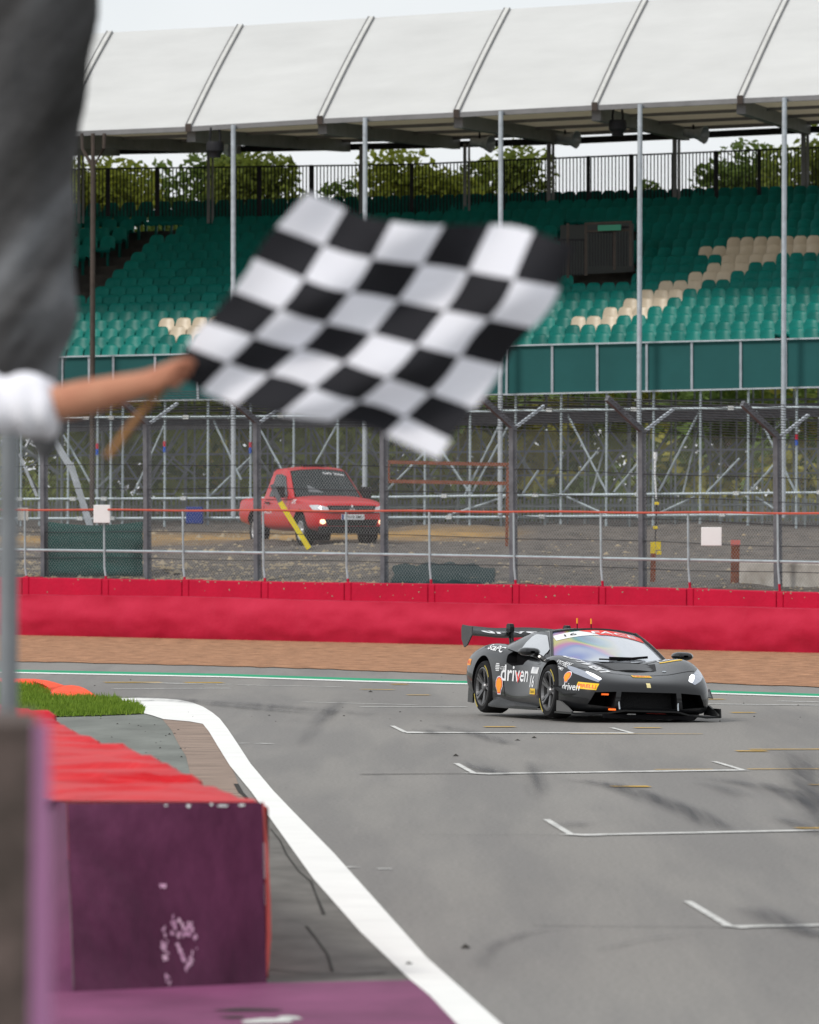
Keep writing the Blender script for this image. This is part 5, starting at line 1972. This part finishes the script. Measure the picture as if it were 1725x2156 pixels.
for s in (-1, 1):
    bb.grid([[lp(1.05, s * .80, 1.10), lp(.36, s * .66, 1.70), lp(.05, s * .65, 1.76), lp(-.50, s * .65, 1.74), lp(-.74, s * .70, 1.10)],
             [lp(1.00, s * .86, 1.08), lp(.34, s * .72, 1.66), lp(.05, s * .72, 1.70), lp(-.52, s * .72, 1.68), lp(-.76, s * .86, 1.08)],
             [lp(.95, s * .88, 1.06), lp(.4, s * .88, 1.06), lp(.05, s * .88, 1.06), lp(-.45, s * .88, 1.06), lp(-.76, s * .88, 1.06)]])
bb.grid([[lp(.36, y, 1.70 + .05 * (1 - (y / .66) ** 2)) for y in (-.66, -.4, 0, .4, .66)], [lp(.05, y, 1.76 + .05 * (1 - (y / .66) ** 2)) for y in (-.66, -.4, 0, .4, .66)],
         [lp(-.50, y, 1.74 + .05 * (1 - (y / .66) ** 2)) for y in (-.66, -.4, 0, .4, .66)], [lp(-.62, y, 1.62) for y in (-.66, -.4, 0, .4, .66)], [lp(-.74, y, 1.10) for y in (-.70, -.4, 0, .4, .70)]])
cab = bb.build('cab', M['red_paint'], pk, smooth=True)
bb = MB()
bb.grid([[lp(1.06 + .08 * (1 - (y / .78) ** 2), y, 1.115) for y in (-.77, -.4, 0, .4, .77)], [lp(.37 + .06 * (1 - (y / .66) ** 2), y * .83, 1.69 + .045 * (1 - (y / .78) ** 2)) for y in (-.77, -.4, 0, .4, .77)]])
wsp = bb.build('windscreen', M['dark_glass'], pk)
cb = bvh_of([cab])
wb2 = bvh_of([wsp])
SVp = Vector((-.68, 0, .6))
sub(decal('lettering', text2d('GPS 2000', .075, .52, .01), (.48, .32, 1.60), (0, 1, 0), SVp, wb2, M['sticker_white'], wsp, .006), wsp)
sub(decal('green_sticker', rect2d(.1, .1), (.52, -.56, 1.57), (0, 1, 0), SVp, wb2, mat('green_vinyl', (.02, .35, .15), .5), wsp, .006), wsp)
sub(decal('painted_reflection', poly2d([[(-.25, -.12), (.3, -.2), (-.1, .16)]]), (.85, -.38, 1.30), (0, 1, 0), SVp, wb2, mat('reflection_tone', (.12, .13, .14), .2), wsp, .005), wsp)  # pale triangle painted on the glass as a reflection
for s in (-1, 1):
    bm = bmesh.new()
    sx = 1 if s < 0 else -1
    bm.faces.new([bm.verts.new((sx * x, z, 0)) for x, z in [(.78, 1.12), (.36, 1.58), (.05, 1.63), (-.30, 1.62), (-.42, 1.12)]])
    decal('side_window', bm, (0, s * .8, 0), (sx, 0, 0), (0, 0, 1), cb, M['dark_glass'], pk, .012, cut=.3)
    bb = MB()
    bb.box((.70, s * 1.04, 1.22), (.16, .22, .26))
    bb.bar((.72, s * .88, 1.14), (.70, s * 1.0, 1.18), .05, .05)
    bb.build('mirror', M['black_trim'], pk, bevel=.03)
    lab = decal('headlight', poly2d([[(-.30 * -s, .10), (-.05 * -s, .07), (.26 * -s, .0), (.27 * -s, -.11), (.0, -.10), (-.18 * -s, -.02)]]), (2.42, s * .70, .86), (.50 if s < 0 else -.50, .86, 0) if s < 0 else (-.50, .86, 0), (-.2, 0, 1), bvh_of([pbody]), mat('headlamp_glass', (.6, .62, .65), .08, .3, coat=1), pk, .01, cut=.1)
    bb = MB()
    bb.lathe([(.001, .02), (.045, .015), (.055, 0), (.055, -.08)], (2.63, s * .70, .56), (1, 0, 0), 16)
    bb.build('fog_lamp', mat('lit_fog_lamp', (1.0, .80, .50), .3, emit=1.3), pk)
bbv = bvh_of([pbody])
decal('grille', poly2d([[(-.52, -.10), (.52, -.10), (.58, .07), (-.58, .07)]]), (2.6, 0, .86), (0, 1, 0), (-.15, 0, 1), bbv, M['black_trim'], pk, .014, cut=.1)
for z in (.82, .87):
    bb = MB()
    bb.bar((2.60, -.50, z), (2.60, .50, z), .03, .02)
    bb.build('grille_bar', M['galv_dark'], pk)
decal('lower_intake', poly2d([[(-.58, -.09), (.58, -.09), (.64, .06), (-.64, .06)]]), (2.6, 0, .56), (0, 1, 0), (0, 0, 1), bbv, M['black_trim'], pk, .014, cut=.1)
bb = MB()
bb.box((2.50, 0, .38), (.18, 1.5, .16))
bb.build('skid_plate', M['black_trim'], pk, bevel=.02)
np_ = None
bb = MB()
bb.box((2.635, 0, .67), (.02, .54, .12))
np_ = bb.build('number_plate', M['sticker_white'], pk)
nb = bvh_of([np_])
sub(decal('plate_lettering', text2d('VN18 EMU', .07, .42, .01), (2.65, .03, .67), (0, 1, 0), (0, 0, 1), nb, M['sticker_black'], np_, .004), np_)
sub(decal('plate_band', rect2d(.045, .11), (2.65, -.245, .67), (0, 1, 0), (0, 0, 1), nb, M['blue'], np_, .004), np_)
q = .052
dia = lambda a: [(0, 0), (q * math.cos(a + .52), q * math.sin(a + .52)), (1.73 * q * math.cos(a), 1.73 * q * math.sin(a)), (q * math.cos(a - .52), q * math.sin(a - .52))]
decal('diamond_emblem', poly2d([dia(math.pi / 2), dia(math.pi / 2 + 2.0944), dia(math.pi / 2 - 2.0944)]), (2.62, 0, .86), (0, 1, 0), (0, 0, 1), bbv, M['sticker_white'], pk, .035)
decal('door_lettering', text2d('CIRCUIT', .09, .62, .01), (-.45, -.9, .78), (1, 0, 0), (0, 0, 1), bbv, M['sticker_white'], pk, .006)
decal('wing_emblem', text2d('GPS', .10, .26, .01), (1.18, -.9, 1.02), (1, 0, 0), (0, .3, 1), bbv, M['sticker_white'], pk, .008)
decal('door_seam', poly2d([[(-.73, .45), (-.71, .45), (-.71, 1.05), (-.73, 1.05)], [(.93, .45), (.95, .45), (.95, 1.05), (.93, 1.05)]]), (0, -.9, 0), (1, 0, 0), (0, 0, 1), bbv, M['void'], pk, .003)
bb = MB()
bb.bar((-.55, -.91, .98), (-.35, -.91, .98), .04, .04)
bb.build('door_handle', M['black_trim'], pk)
for x in (1.6, -1.4):
    for s in (-1, 1):
        wheel(pk, (x, s * (.86 - .12), .36), .36, .25, s, mat('silver_rim', (.5, .5, .51), .4, .5), 6, False, .215)
bb = MB()
bb.box((.05, 0, 1.83), (.16, .5, .05))
bb.build('roof_beacon', M['black_trim'], pk, bevel=.015)

# ------------------------------------------------------------------ chequered flag and the marshal's arm
FD = 27.0
CC = [[(610, 200), (775, 265), (990, 300), (1180, 310), (1370, 330), (1535, 370)],
      [(510, 335), (705, 405), (905, 440), (1095, 470), (1285, 515), (1465, 540)],
      [(435, 460), (615, 540), (800, 570), (990, 620), (1170, 650), (1330, 695)],
      [(325, 590), (510, 650), (700, 700), (880, 745), (1060, 810), (1230, 850)],
      [(225, 695), (400, 755), (580, 790), (755, 870), (935, 920), (1100, 1000)],
      [(145, 800), (280, 860), (455, 905), (635, 955), (845, 990), (1035, 1075)]]
CC = [[(345 + x / 1.923, 358.8 + y / 1.923) for x, y in r_] for r_ in CC]
def cc(i, j):
    if i < 0:
        a, c = cc(0, j), cc(1, j)
        return (2 * a[0] - c[0], 2 * a[1] - c[1])
    if i > 5:
        a, c = cc(5, j), cc(4, j)
        return (2 * a[0] - c[0], 2 * a[1] - c[1])
    if j < 0:
        a, c = cc(i, 0), cc(i, 1)
        return (2 * a[0] - c[0], 2 * a[1] - c[1])
    if j > 5:
        a, c = cc(i, 5), cc(i, 4)
        return (2 * a[0] - c[0], 2 * a[1] - c[1])
    return CC[i][j]
def crm(p, t):
    return 0.5 * (2 * p[1] + (p[2] - p[0]) * t + (2 * p[0] - 5 * p[1] + 4 * p[2] - p[3]) * t * t + (3 * p[1] - p[0] - 3 * p[2] + p[3]) * t ** 3)
def flagpt(r_, c_):                        # cell units, 0..6 each way
    r_, c_ = r_ - .5, c_ - .5
    i, j = math.floor(r_), math.floor(c_)
    i, j = min(max(i, -1), 5), min(max(j, -1), 5)
    t, u = r_ - i, c_ - j
    P = [[cc(i + a, j + b_) for b_ in (-1, 0, 1, 2)] for a in (-1, 0, 1, 2)]
    return tuple(crm([crm([P[a][b_][k] for b_ in range(4)], u) for a in range(4)], t) for k in (0, 1))
flag = thing('chequered_flag', 'black and white chequered flag streaming from a wooden stick', 'flag', at(360, 790, FD))
NS = 7
bb = MB()
rows = []
for i in range(6 * NS + 1):
    r_ = []
    for j in range(6 * NS + 1):
        a, c = i / NS, j / NS
        x, y = flagpt(a, c)
        D = FD + .05 * math.sin(c * 1.9 + a * .9) * min(1, c / 1.5) + .03 * math.sin(a * 2.3 - c * 1.1 + 1) * min(1, c / 1.5)
        r_.append(at(x, y, D))
    rows.append(r_)
for i in range(6 * NS):
    for j in range(6 * NS):
        bb.cur = 0 if ((i // NS) + (j // NS)) % 2 == 0 else 1
        bb.quad(rows[i][j], rows[i][j + 1], rows[i + 1][j + 1], rows[i + 1][j])
M['flag_white'] = mat('white_flag_cloth', (.93, .93, 1.0), .85, trans=.42)
M['flag_black'] = mat('black_flag_cloth', (.022, .022, .026), .85, trans=.1)
cl = bb.build('cloth', [M['flag_white'], M['flag_black']], flag)
bm = bmesh.new(); bm.from_mesh(cl.data); bmesh.ops.remove_doubles(bm, verts=bm.verts, dist=.0005); bm.to_mesh(cl.data); bm.free()
cl.data.polygons.foreach_set('use_smooth', [True] * len(cl.data.polygons))
bb = MB()
bb.tube([at(226, 962, FD + .02), at(300, 865, FD + .01), at(366, 794, FD + .02), at(512, 612, FD + .09), at(650, 424, FD + .09)], [.012, .012, .011, .009, .008], 10)
bb.build('stick', mat('wooden_stick', (.30, .15, .06), .6, var=.2, vscale=8), flag, smooth=True)

def skin(name, verts, edges, radii, m, parent, levels=2, root=0):
    me = bpy.data.meshes.new(name)
    me.from_pydata([tuple(v) for v in verts], edges, [])
    o = bpy.data.objects.new(name, me)
    COL.objects.link(o)
    o.modifiers.new('skin', 'SKIN').use_smooth_shade = True
    if not me.skin_vertices:
        me.skin_vertices.new()
    for i, r_ in enumerate(radii):
        rr = r_ if isinstance(r_, tuple) else (r_, r_)
        me.skin_vertices[0].data[i].radius = rr
        me.skin_vertices[0].data[i].use_root = (i == root)
    sb = o.modifiers.new('s', 'SUBSURF')
    sb.levels = sb.render_levels = levels
    evaluated(o)
    o.data.materials.clear()
    o.data.materials.append(m)
    o.data.polygons.foreach_set('use_smooth', [True] * len(o.data.polygons))
    o.parent = parent
    if parent is not None:
        o.matrix_parent_inverse = parent.matrix_basis.inverted()
    return o
M['skin'] = mat('skin', (.52, .26, .165), .55, col2=(.40, .16, .10), vscale=6)
M['shirt'] = mat('white_shirt_cloth', (.78, .78, .84), .85, bump=.01, bscale=12)
M['trousers'] = mat('dark_trousers', (.03, .035, .05), .85)
M['hair'] = mat('brown_hair', (.05, .03, .018), .8)
wrist, hand = at(318, 806, FD), at(352, 792, FD)
elbow, shou = at(84, 858, FD + .05), at(-150, 838, FD + .12)
FEET = shou.z - 1.42
px_ = shou.x - .22
py_ = shou.y + .05
man = thing('person', 'person in a white shirt reaching out an arm to wave the flag', 'person', (px_, py_, FEET))
V, E, RR = [], [], []
def sv(p, r_, par=None):
    V.append(Vector(p))
    RR.append(r_)
    if par is not None:
        E.append((par, len(V) - 1))
    return len(V) - 1
Z = lambda dx, dy, z: Vector((px_ + dx, py_ + dy, FEET + z))
pel = sv(Z(0, 0, .95), (.15, .11))
wai = sv(Z(0, 0, 1.15), (.14, .10), pel)
che = sv(Z(0, 0, 1.36), (.16, .11), wai)
nec = sv(Z(.01, -.01, 1.52), .058, che)
he1 = sv(Z(.02, -.02, 1.60), (.072, .085), nec)
he2 = sv(Z(.02, -.02, 1.70), (.078, .095), he1)
sv(Z(.02, -.01, 1.77), (.05, .06), he2)
s1 = sv(shou, .058, che)
m1 = sv(lerp(shou, elbow, .5), .06, s1)
e1 = sv(elbow, .058, m1)
f1 = sv(lerp(elbow, wrist, .3), .064, e1)
f1b = sv(lerp(elbow, wrist, .65), .055, f1)
w1 = sv(wrist, .043, f1b)
sz = FD / FPX
ra = (hand - wrist).normalized()
pal = sv(at(346, 795, FD - .012), (.074, .060), w1)
stickdir = (at(500, 600, FD) - at(362, 790, FD)).normalized()
dp = Vector((0, 1, 0))
# five fingers closing round the stick, each its own chain
for k, (o_, ln) in enumerate(((.040, .95), (.013, 1.05), (-.015, 1.0), (-.040, .85))):
    base = at(366, 782, FD - .026) + stickdir * o_
    a = sv(base, .015, pal)
    c = sv(base + Vector((.036 * ln, .012, -.004)), .014, a)
    d = sv(base + Vector((.040 * ln, .044, -.012)), .0125, c)
    sv(base + Vector((.008, .056, -.012)), .011, d)
tb = sv(at(350, 778, FD + .006), .012, pal)
tc_ = sv(at(363, 768, FD + .012), .0105, tb)
sv(at(378, 766, FD + .004), .0095, tc_)
o2 = sv(Z(-.24, .02, 1.40), .055, che)
o3 = sv(Z(-.30, -.04, 1.13), .045, o2)
o4 = sv(Z(-.27, -.18, .92), .035, o3)
sv(Z(-.26, -.24, .86), (.03, .04), o4)
for s in (-1, 1):
    h_ = sv(Z(s * .10, 0, .86), .085, pel)
    k_ = sv(Z(s * .11, -.02, .48), .058, h_)
    a_ = sv(Z(s * .12, .02, .09), .042, k_)
    sv(Z(s * .13, -.14, .04), (.035, .045), a_)
skin('body', V, E, RR, M['skin'], man, 2)
# shirt: torso and sleeve, trousers, hair
V2, E2, R2 = [Z(0, 0, .98), Z(0, 0, 1.15), Z(0, 0, 1.37), shou, lerp(shou, elbow, .5), at(98, 857, FD + .05), at(117, 853, FD + .045), Z(0, 0, 1.48), Z(-.24, .02, 1.40), Z(-.28, -.01, 1.24)], \
    [(0, 1), (1, 2), (2, 3), (3, 4), (4, 5), (5, 6), (2, 7), (2, 8), (8, 9)], [(.175, .13), (.165, .125), (.185, .135), .095, .105, .118, .085, .08, .08, .07]
shirt = skin('shirt', V2, E2, R2, M['shirt'], man, 3)
for v in shirt.data.vertices:             # creases of the cloth
    q = v.co
    v.co = q + v.normal * (.016 * noise.noise(Vector((q.x * 9, q.y * 9, q.z * 7))) + .008 * math.sin(q.x * 55 + 4 * noise.noise(q * 6)))
skin('trousers', [Z(0, 0, .97), Z(-.1, 0, .86), Z(-.11, -.02, .48), Z(-.12, .02, .12), Z(.1, 0, .86), Z(.11, -.02, .48), Z(.12, .02, .12)], [(0, 1), (1, 2), (2, 3), (0, 4), (4, 5), (5, 6)],
     [(.17, .13), .105, .078, .065, .105, .078, .065], M['trousers'], man, 2)
skin('hair', [Z(.02, .03, 1.66), Z(.02, .01, 1.74), Z(.02, -.03, 1.79)], [(0, 1), (1, 2)], [(.085, .07), (.088, .10), (.06, .06)], M['hair'], man, 2)
# the platform the marshal stands on, a post and the hanging sheet
pt_ = thing('marshal_platform', 'grey steel platform the flag marshal stands on', 'platform', (px_, py_, 0))
bb = MB()
bb.box((px_ - .35, py_, FEET - .04), (1.5, 1.2, .08))
bb.build('deck', M['galv_dark'], pt_)
for dx in (-1.0, .3):
    for dy in (-.5, .5):
        bb = MB()
        bb.bar((px_ + dx, py_ + dy, 0), (px_ + dx, py_ + dy, FEET - .08), .06, .06)
        bb.build('leg', M['galv_dark'], pt_)
PDp = 28.9
bb = MB()
pt0, pt1 = at(14, 2050, PDp), at(14, 640, PDp)
bb.tube([Vector((pt0.x, pt0.y, 0)), Vector((pt0.x, pt0.y, pt1.z))], .034, 14)
tag(bb.build('steel_post', mat('dull_galvanised', (.22, .235, .25), .5, .4, var=.45, vscale=2.5, stretch=(1, 1, .5)), smooth=True), 'upright galvanised post under the white sleeve', 'post')
# furled grey sheet hanging from above
SD = 28.4
prof = [(-60, 205, -230), (0, 205, -225), (100, 193, -215), (200, 177, -200), (300, 168, -190), (380, 160, -180), (440, 158, -175), (500, 155, -170), (560, 152, -165), (620, 162, -160), (660, 164, -150), (710, 148, -130), (760, 130, -105), (800, 126, -60), (850, 140, 0), (900, 138, 40), (945, 118, 70), (975, 98, 84)]
bb = MB()
rows = []
for py, xr, xl in [(lerp(a[0], c[0], k / 3), lerp(a[1], c[1], k / 3), lerp(a[2], c[2], k / 3)) for a, c in zip(prof, prof[1:]) for k in range(3)]:
    r_ = []
    cxp, hw = (xr + xl) / 2, (xr - xl) / 2
    for k in range(41):
        a = 2 * math.pi * k / 40
        rip = 1 + .018 * math.sin(a * 9 + py * .012) + .05 * noise.noise(Vector((math.cos(a) * 2, math.sin(a) * 2, py * .012)))
        q = at(cxp + hw * math.cos(a) * rip, py, SD)
        q.y += .22 * (hw / 190) * math.sin(a) * rip
        r_.append(q)
    rows.append(r_)
bb.grid(rows)
def sheet_material():
    m = mat('grey_tarpaulin_cloth', (.030, .031, .034), .8, var=.0, bump=.03, bscale=7, spec=.05)
    n, l = m.node_tree.nodes, m.node_tree.links
    bs = n['Principled BSDF']
    t = n.new('ShaderNodeTexCoord')
    mp = n.new('ShaderNodeMapping')
    mp0 = n.new('ShaderNodeMapping')
    mp0.inputs['Rotation'].default_value = (0, R(52), 0)
    mp.inputs['Scale'].default_value = (.5, .5, 4.0)
    l.new(t.outputs['Object'], mp0.inputs['Vector'])
    l.new(mp0.outputs['Vector'], mp.inputs['Vector'])
    x = n.new('ShaderNodeTexNoise')
    x.inputs['Scale'].default_value = 1.1
    x.inputs['Detail'].default_value = 4
    l.new(mp.outputs['Vector'], x.inputs['Vector'])
    r_ = n.new('ShaderNodeValToRGB')
    e = r_.color_ramp.elements
    e[0].position, e[0].color = .38, (.030, .029, .028, 1)
    e[1].position, e[1].color = .74, (.24, .25, .265, 1)
    k = e.new(.56)
    k.color = (.085, .084, .086, 1)
    l.new(x.outputs['Fac'], r_.inputs['Fac'])
    l.new(r_.outputs['Color'], bs.inputs['Base Color'])
    return m
tag(bb.build('hanging_sheet', sheet_material(), smooth=True), 'dark grey furled sheet hanging above the white sleeve', 'sheet')

# ------------------------------------------------------------------ tyre barrier in the foreground
def purple_material():
    m = mat('purple_belt', (.048, .008, .028), .5, col2=(.105, .024, .064), vscale=1.4, thresh=(.35, .72), bump=.03, bscale=3, stretch=(1.6, 1, .55))
    n, l = m.node_tree.nodes, m.node_tree.links
    return m
M['purple'] = purple_material()
M['purple_lit'] = mat('lit_purple_belt', (.115, .030, .078), .55, var=.2, vscale=3)  # lighter belt purple; light on the left-turned fold is painted in
M['scuff'] = mat('pale_scuff', (.62, .42, .52), .8, col2=(.35, .15, .28), vscale=14)
ZT = 1.04
tb_ = thing('tyre_barrier', 'belt wrapped tyre barrier with wrinkled red top and dark purple end', 'tyre barrier', ground(350, 2080))
RE = [(553, 1689), (501, 1670), (440, 1648), (374, 1619), (308, 1588), (220, 1560), (150, 1537), (114, 1514), (66, 1497), (-20, 1472)]
def rz_(x, y):
    return ground(x, y, ZT)
right = [rz_(*p) for p in RE]
pathR = []
for i in range(len(right) - 1):
    for k in range(40):
        pathR.append(lerp(right[i], right[i + 1], k / 40))
pathR.append(right[-1])
rows = []
N_ = len(pathR)
for i, p in enumerate(pathR):
    r_ = []
    sc = .035 * abs(math.sin(i * .078)) if i > 10 else 0
    for j in range(29):
        t = j / 28
        x = p.x + .02 - sc - t * 1.32
        y = p.y + t * .12
        z = ZT + .02 * noise.fractal(Vector((x * .9, y * .8, 2)), 1, 2, 4) - .05 * max(0, t - .8) / .2
        ph = (y + .35 * x) / 1.25 + .55 * noise.noise(Vector((x * .8, y * .35, 7))) + .25 * noise.noise(Vector((x * 2.1, y * .9, 3)))
        fr = ph - math.floor(ph)
        z += .045 * ((fr / .1 if fr < .1 else 1 - (fr - .1) / .9) - .5) * (.25 + 2.2 * abs(noise.noise(Vector((x * .9 + 4, y * .5, 5)))))
        z += .05 * noise.noise(Vector((x * .8, y * .55, 12)))
        if i < 14:
            z = lerp(ZT, z, i / 14)
        if j == 0:
            z -= .03
        r_.append(Vector((x, y, z)))
    rows.append(r_)
bb = MB()
bb.grid(rows)
bb.build('top_cover', M['red_top'], tb_, smooth=True)
bb = MB()
edge = [r_[0] for r_ in rows]
bb.grid([[e + Vector((.015, 0, -.004)) for e in edge], [e + Vector((.015 + .01 * math.sin(i * .8), 0, -.35)) for i, e in enumerate(edge)], [Vector((e.x + .02, e.y, -.02 + .4)) for e in edge], [Vector((e.x + .02, e.y, -.02)) for e in edge]])
bb.build('side_belt', M['red_top'], tb_, smooth=True)
bb = MB()
a0, a1 = at(142, 1692, 49.9), at(553, 1690, 49.95)
g0, g1 = ground(156, 2094), ground(562, 2074)
rows = []
for i in range(17):
    t = i / 16
    r_ = []
    for j in range(25):
        u = j / 24
        p = lerp(lerp(a0, a1, u), lerp(g0, g1, u), t)
        p.y += -.03 * math.sin(math.pi * t) * (1 + .8 * noise.noise(Vector((u * 2.3, t * 1.8, 4)))) + .02 * noise.noise(Vector((u * 5, t * 4, 1)))
        r_.append(p)
    rows.append(r_)
bb.grid(rows)
eb = MB()
ed = [(1689, 556), (1705, 558), (1800, 565), (1900, 570), (1971, 571), (2030, 567), (2074, 560)]
eb.grid([[at(552, y, 50.02), at(lerp(552, x, .5), y, 49.98), at(x, y, 50.03), at(x, y, 50.2)] for y, x in ed])
eb.build('belt_lip', mat('faded_red_belt', (.62, .09, .08), .6, var=.15, vscale=4), tb_, smooth=True)
frontf = bb.build('end_belt', M['purple'], tb_, smooth=True)
bb = MB()
b0, c0 = at(78, 1676, 51.2), ground(110, 2100)
rows = []
for i in range(9):
    t = i / 8
    rows.append([lerp(lerp(at(60, 1672, 51.6), at(86, 1678, 51.0), 0), ground(70, 2100), t)] +
                [lerp(lerp(at(86, 1678, 51.0), a0, u), lerp(ground(112, 2096), g0, u), t) + Vector((0, -.025 * math.sin(u * math.pi), 0)) for u in (0, .25, .5, .75, .96)])
bb.grid(rows)
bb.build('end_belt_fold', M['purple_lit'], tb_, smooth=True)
bb = MB()
bb.prism([a0 + Vector((0, .22, -.06)), a1 + Vector((-.01, .22, -.06)), Vector((g1.x - .01, g1.y + .22, 0)), Vector((g0.x, g0.y + .22, 0))], (0, .6, 0))
bb.build('tyre_stack', M['tyre'], tb_)
fb = bvh_of([frontf])
def scuffs(polys, m=M['scuff'], off=.006):
    bm = bmesh.new()
    for p in polys:
        bm.faces.new([bm.verts.new((ground(0, 0, 0).x * 0 + at(x, y, 49.9).x, at(x, y, 49.9).z, 0)) for x, y in p])
    o = decal('scuff_stain', bm, (0, 49.6, 0), (1, 0, 0), (0, 0, 1), fb, m, tb_, off, cut=.05)
    o.matrix_parent_inverse = tb_.matrix_basis.inverted()
    sub_ = o
    return o
rgs = random.Random(11)
def blotch(cx, cy, w, h, ang=0.0):
    n = 11
    return [(cx + (w * math.cos(a) * math.cos(ang) - h * math.sin(a) * math.sin(ang)) * rgs.uniform(.6, 1.15), cy + (w * math.cos(a) * math.sin(ang) + h * math.sin(a) * math.cos(ang)) * rgs.uniform(.6, 1.15)) for a in [2 * math.pi * k / n for k in range(n)]]
strokes = [((372, 1922), (374, 1950)), ((356, 1935), (354, 2010)), ((362, 1952), (398, 1958)), ((384, 1930), (402, 1958)), ((398, 1925), (410, 1950)), ((380, 1975), (392, 2005)),
           ((392, 2000), (402, 2028)), ((404, 2022), (416, 1985)), ((358, 2030), (364, 2050)), ((434, 2080), (462, 2082)), ((404, 1958), (418, 1966))]
pol = []
for (xa, ya), (xb, yb) in strokes:
    L_ = math.hypot(xb - xa, yb - ya)
    for k in range(int(L_ / 3.2)):
        t = rgs.random()
        pol.append(blotch(lerp(xa, xb, t) + rgs.gauss(0, 2.2), lerp(ya, yb, t) + rgs.gauss(0, 2.2), rgs.uniform(1.2, 4.2), rgs.uniform(2, 7), rgs.uniform(-.5, .5)))
for k, p_ in enumerate(pol):
    pass
scuffs(pol[::2], M['scuff'], .006)
scuffs(pol[1::2], M['scuff'], .008)
scuffs([blotch(344, 1858, 4, 5), blotch(351, 1859, 4, 5)])
scuffs([blotch(397, 1697, 5, 4), blotch(445, 1694, 4, 2.5), blotch(470, 1697, 14, 2.5), blotch(508, 1696, 8, 2.5), blotch(350, 1696, 4, 2)], mat('chipped_white', (.6, .62, .62), .8))
for py0, py1 in ((1775, 1850), (1860, 1905), (1930, 2010)):
    bb = MB()
    D0 = 49.95
    bb.quad(at(553, py0, D0), at(557.5, py0, D0), at(559, py1, D0), at(553, py1, D0))
    bb.build('white_stripe', M['white'], tb_)
# purple mat laid on the ground in front
bb = MB()
mp_ = [ground(x, y, .03) for x, y in [(-200, 2096), (110, 2092), (300, 2084), (560, 2072), (866, 2066), (905, 2098), (935, 2130), (968, 2165), (1050, 2260), (-300, 2300)]]
bb.prism([Vector((p.x, p.y, 0.014)) for p in mp_], (0, 0, .022))
o = bb.build('rubber_mat', M['purple_mat'], tri=True)
tag(o, 'flat purple rubber mat on the ground before the tyre barrier', 'mat')
bb = MB()
for c_ in (blotch(560, 2150, 60, 6, -.03), blotch(610, 2143, 34, 4, .02)):
    bb.add([ground(x, y, .041) for x, y in c_], [tuple(range(len(c_)))])
bb.cur = 1
for c_ in (blotch(520, 2126, 70, 3.5), blotch(490, 2142, 28, 3)):
    bb.add([ground(x, y, .0405) for x, y in c_], [tuple(range(len(c_)))])
sub_o = bb.build('paint_scrape', [M['white_worn'], M['crack']], o, tri=True)
sub_o.matrix_parent_inverse = Matrix.Identity(4)
# near barrier end at the left edge
ND = 17.0
nb_ = thing('barrier_end', 'mottled grey barrier end with a brightly lit purple belt edge', 'barrier', (at(20, 1900, ND).x, ND, 0))
zt_ = at(70, 1522, ND).z
xr = at(71, 1800, ND).x
rows = []
bb = MB()
for i in range(15):
    z = lerp(zt_, 0, i / 14)
    wob = .012 * noise.noise(Vector((0, 0, z * 3)))
    widen = .0
    rows.append([Vector((xr - .75 + 0, ND + .02, z)), Vector((xr - .3, ND - .03 + wob, z)), Vector((xr - .05, ND - .02, z)), Vector((xr - .025 * (i / 14), ND + wob, z))])
bb.grid(rows)
bb.build('end_face', M.setdefault('mottled', mat('mottled_grey_rubber', (.05, .042, .036), .85, col2=(.16, .12, .11), vscale=7, bump=.02, bscale=9)), nb_, smooth=True)
rows = []
bb = MB()
for i in range(15):
    t = i / 14
    z = lerp(zt_, 0, t)
    rows.append([Vector((xr - .025 * t, ND, z)), Vector((xr + .016 + .024 * t, ND + .10, z)), Vector((xr + .008 + .036 * t, ND + .5, z)), Vector((xr - .02 + .036 * t, ND + 1.1, z - .02))])
bb.grid(rows)
bb.build('belt_edge', mat('sunlit_purple_belt', (.50, .20, .40), .6, var=.2, vscale=2.5, stretch=(1, 1, .4)), nb_, smooth=True)  # purple made paler to carry the light on this edge
bb = MB()
bb.prism([Vector((xr - .75, ND + .03, zt_ - .003)), Vector((xr, ND + .01, zt_ - .003)), Vector((xr + .004, ND + .13, zt_ - .003)), Vector((xr - .045, ND + 1.1, zt_ - .003)), Vector((xr - .75, ND + 1.1, zt_ - .003))], (0, 0, -.05))
bb.build('top_belt', M['mottled'], nb_)
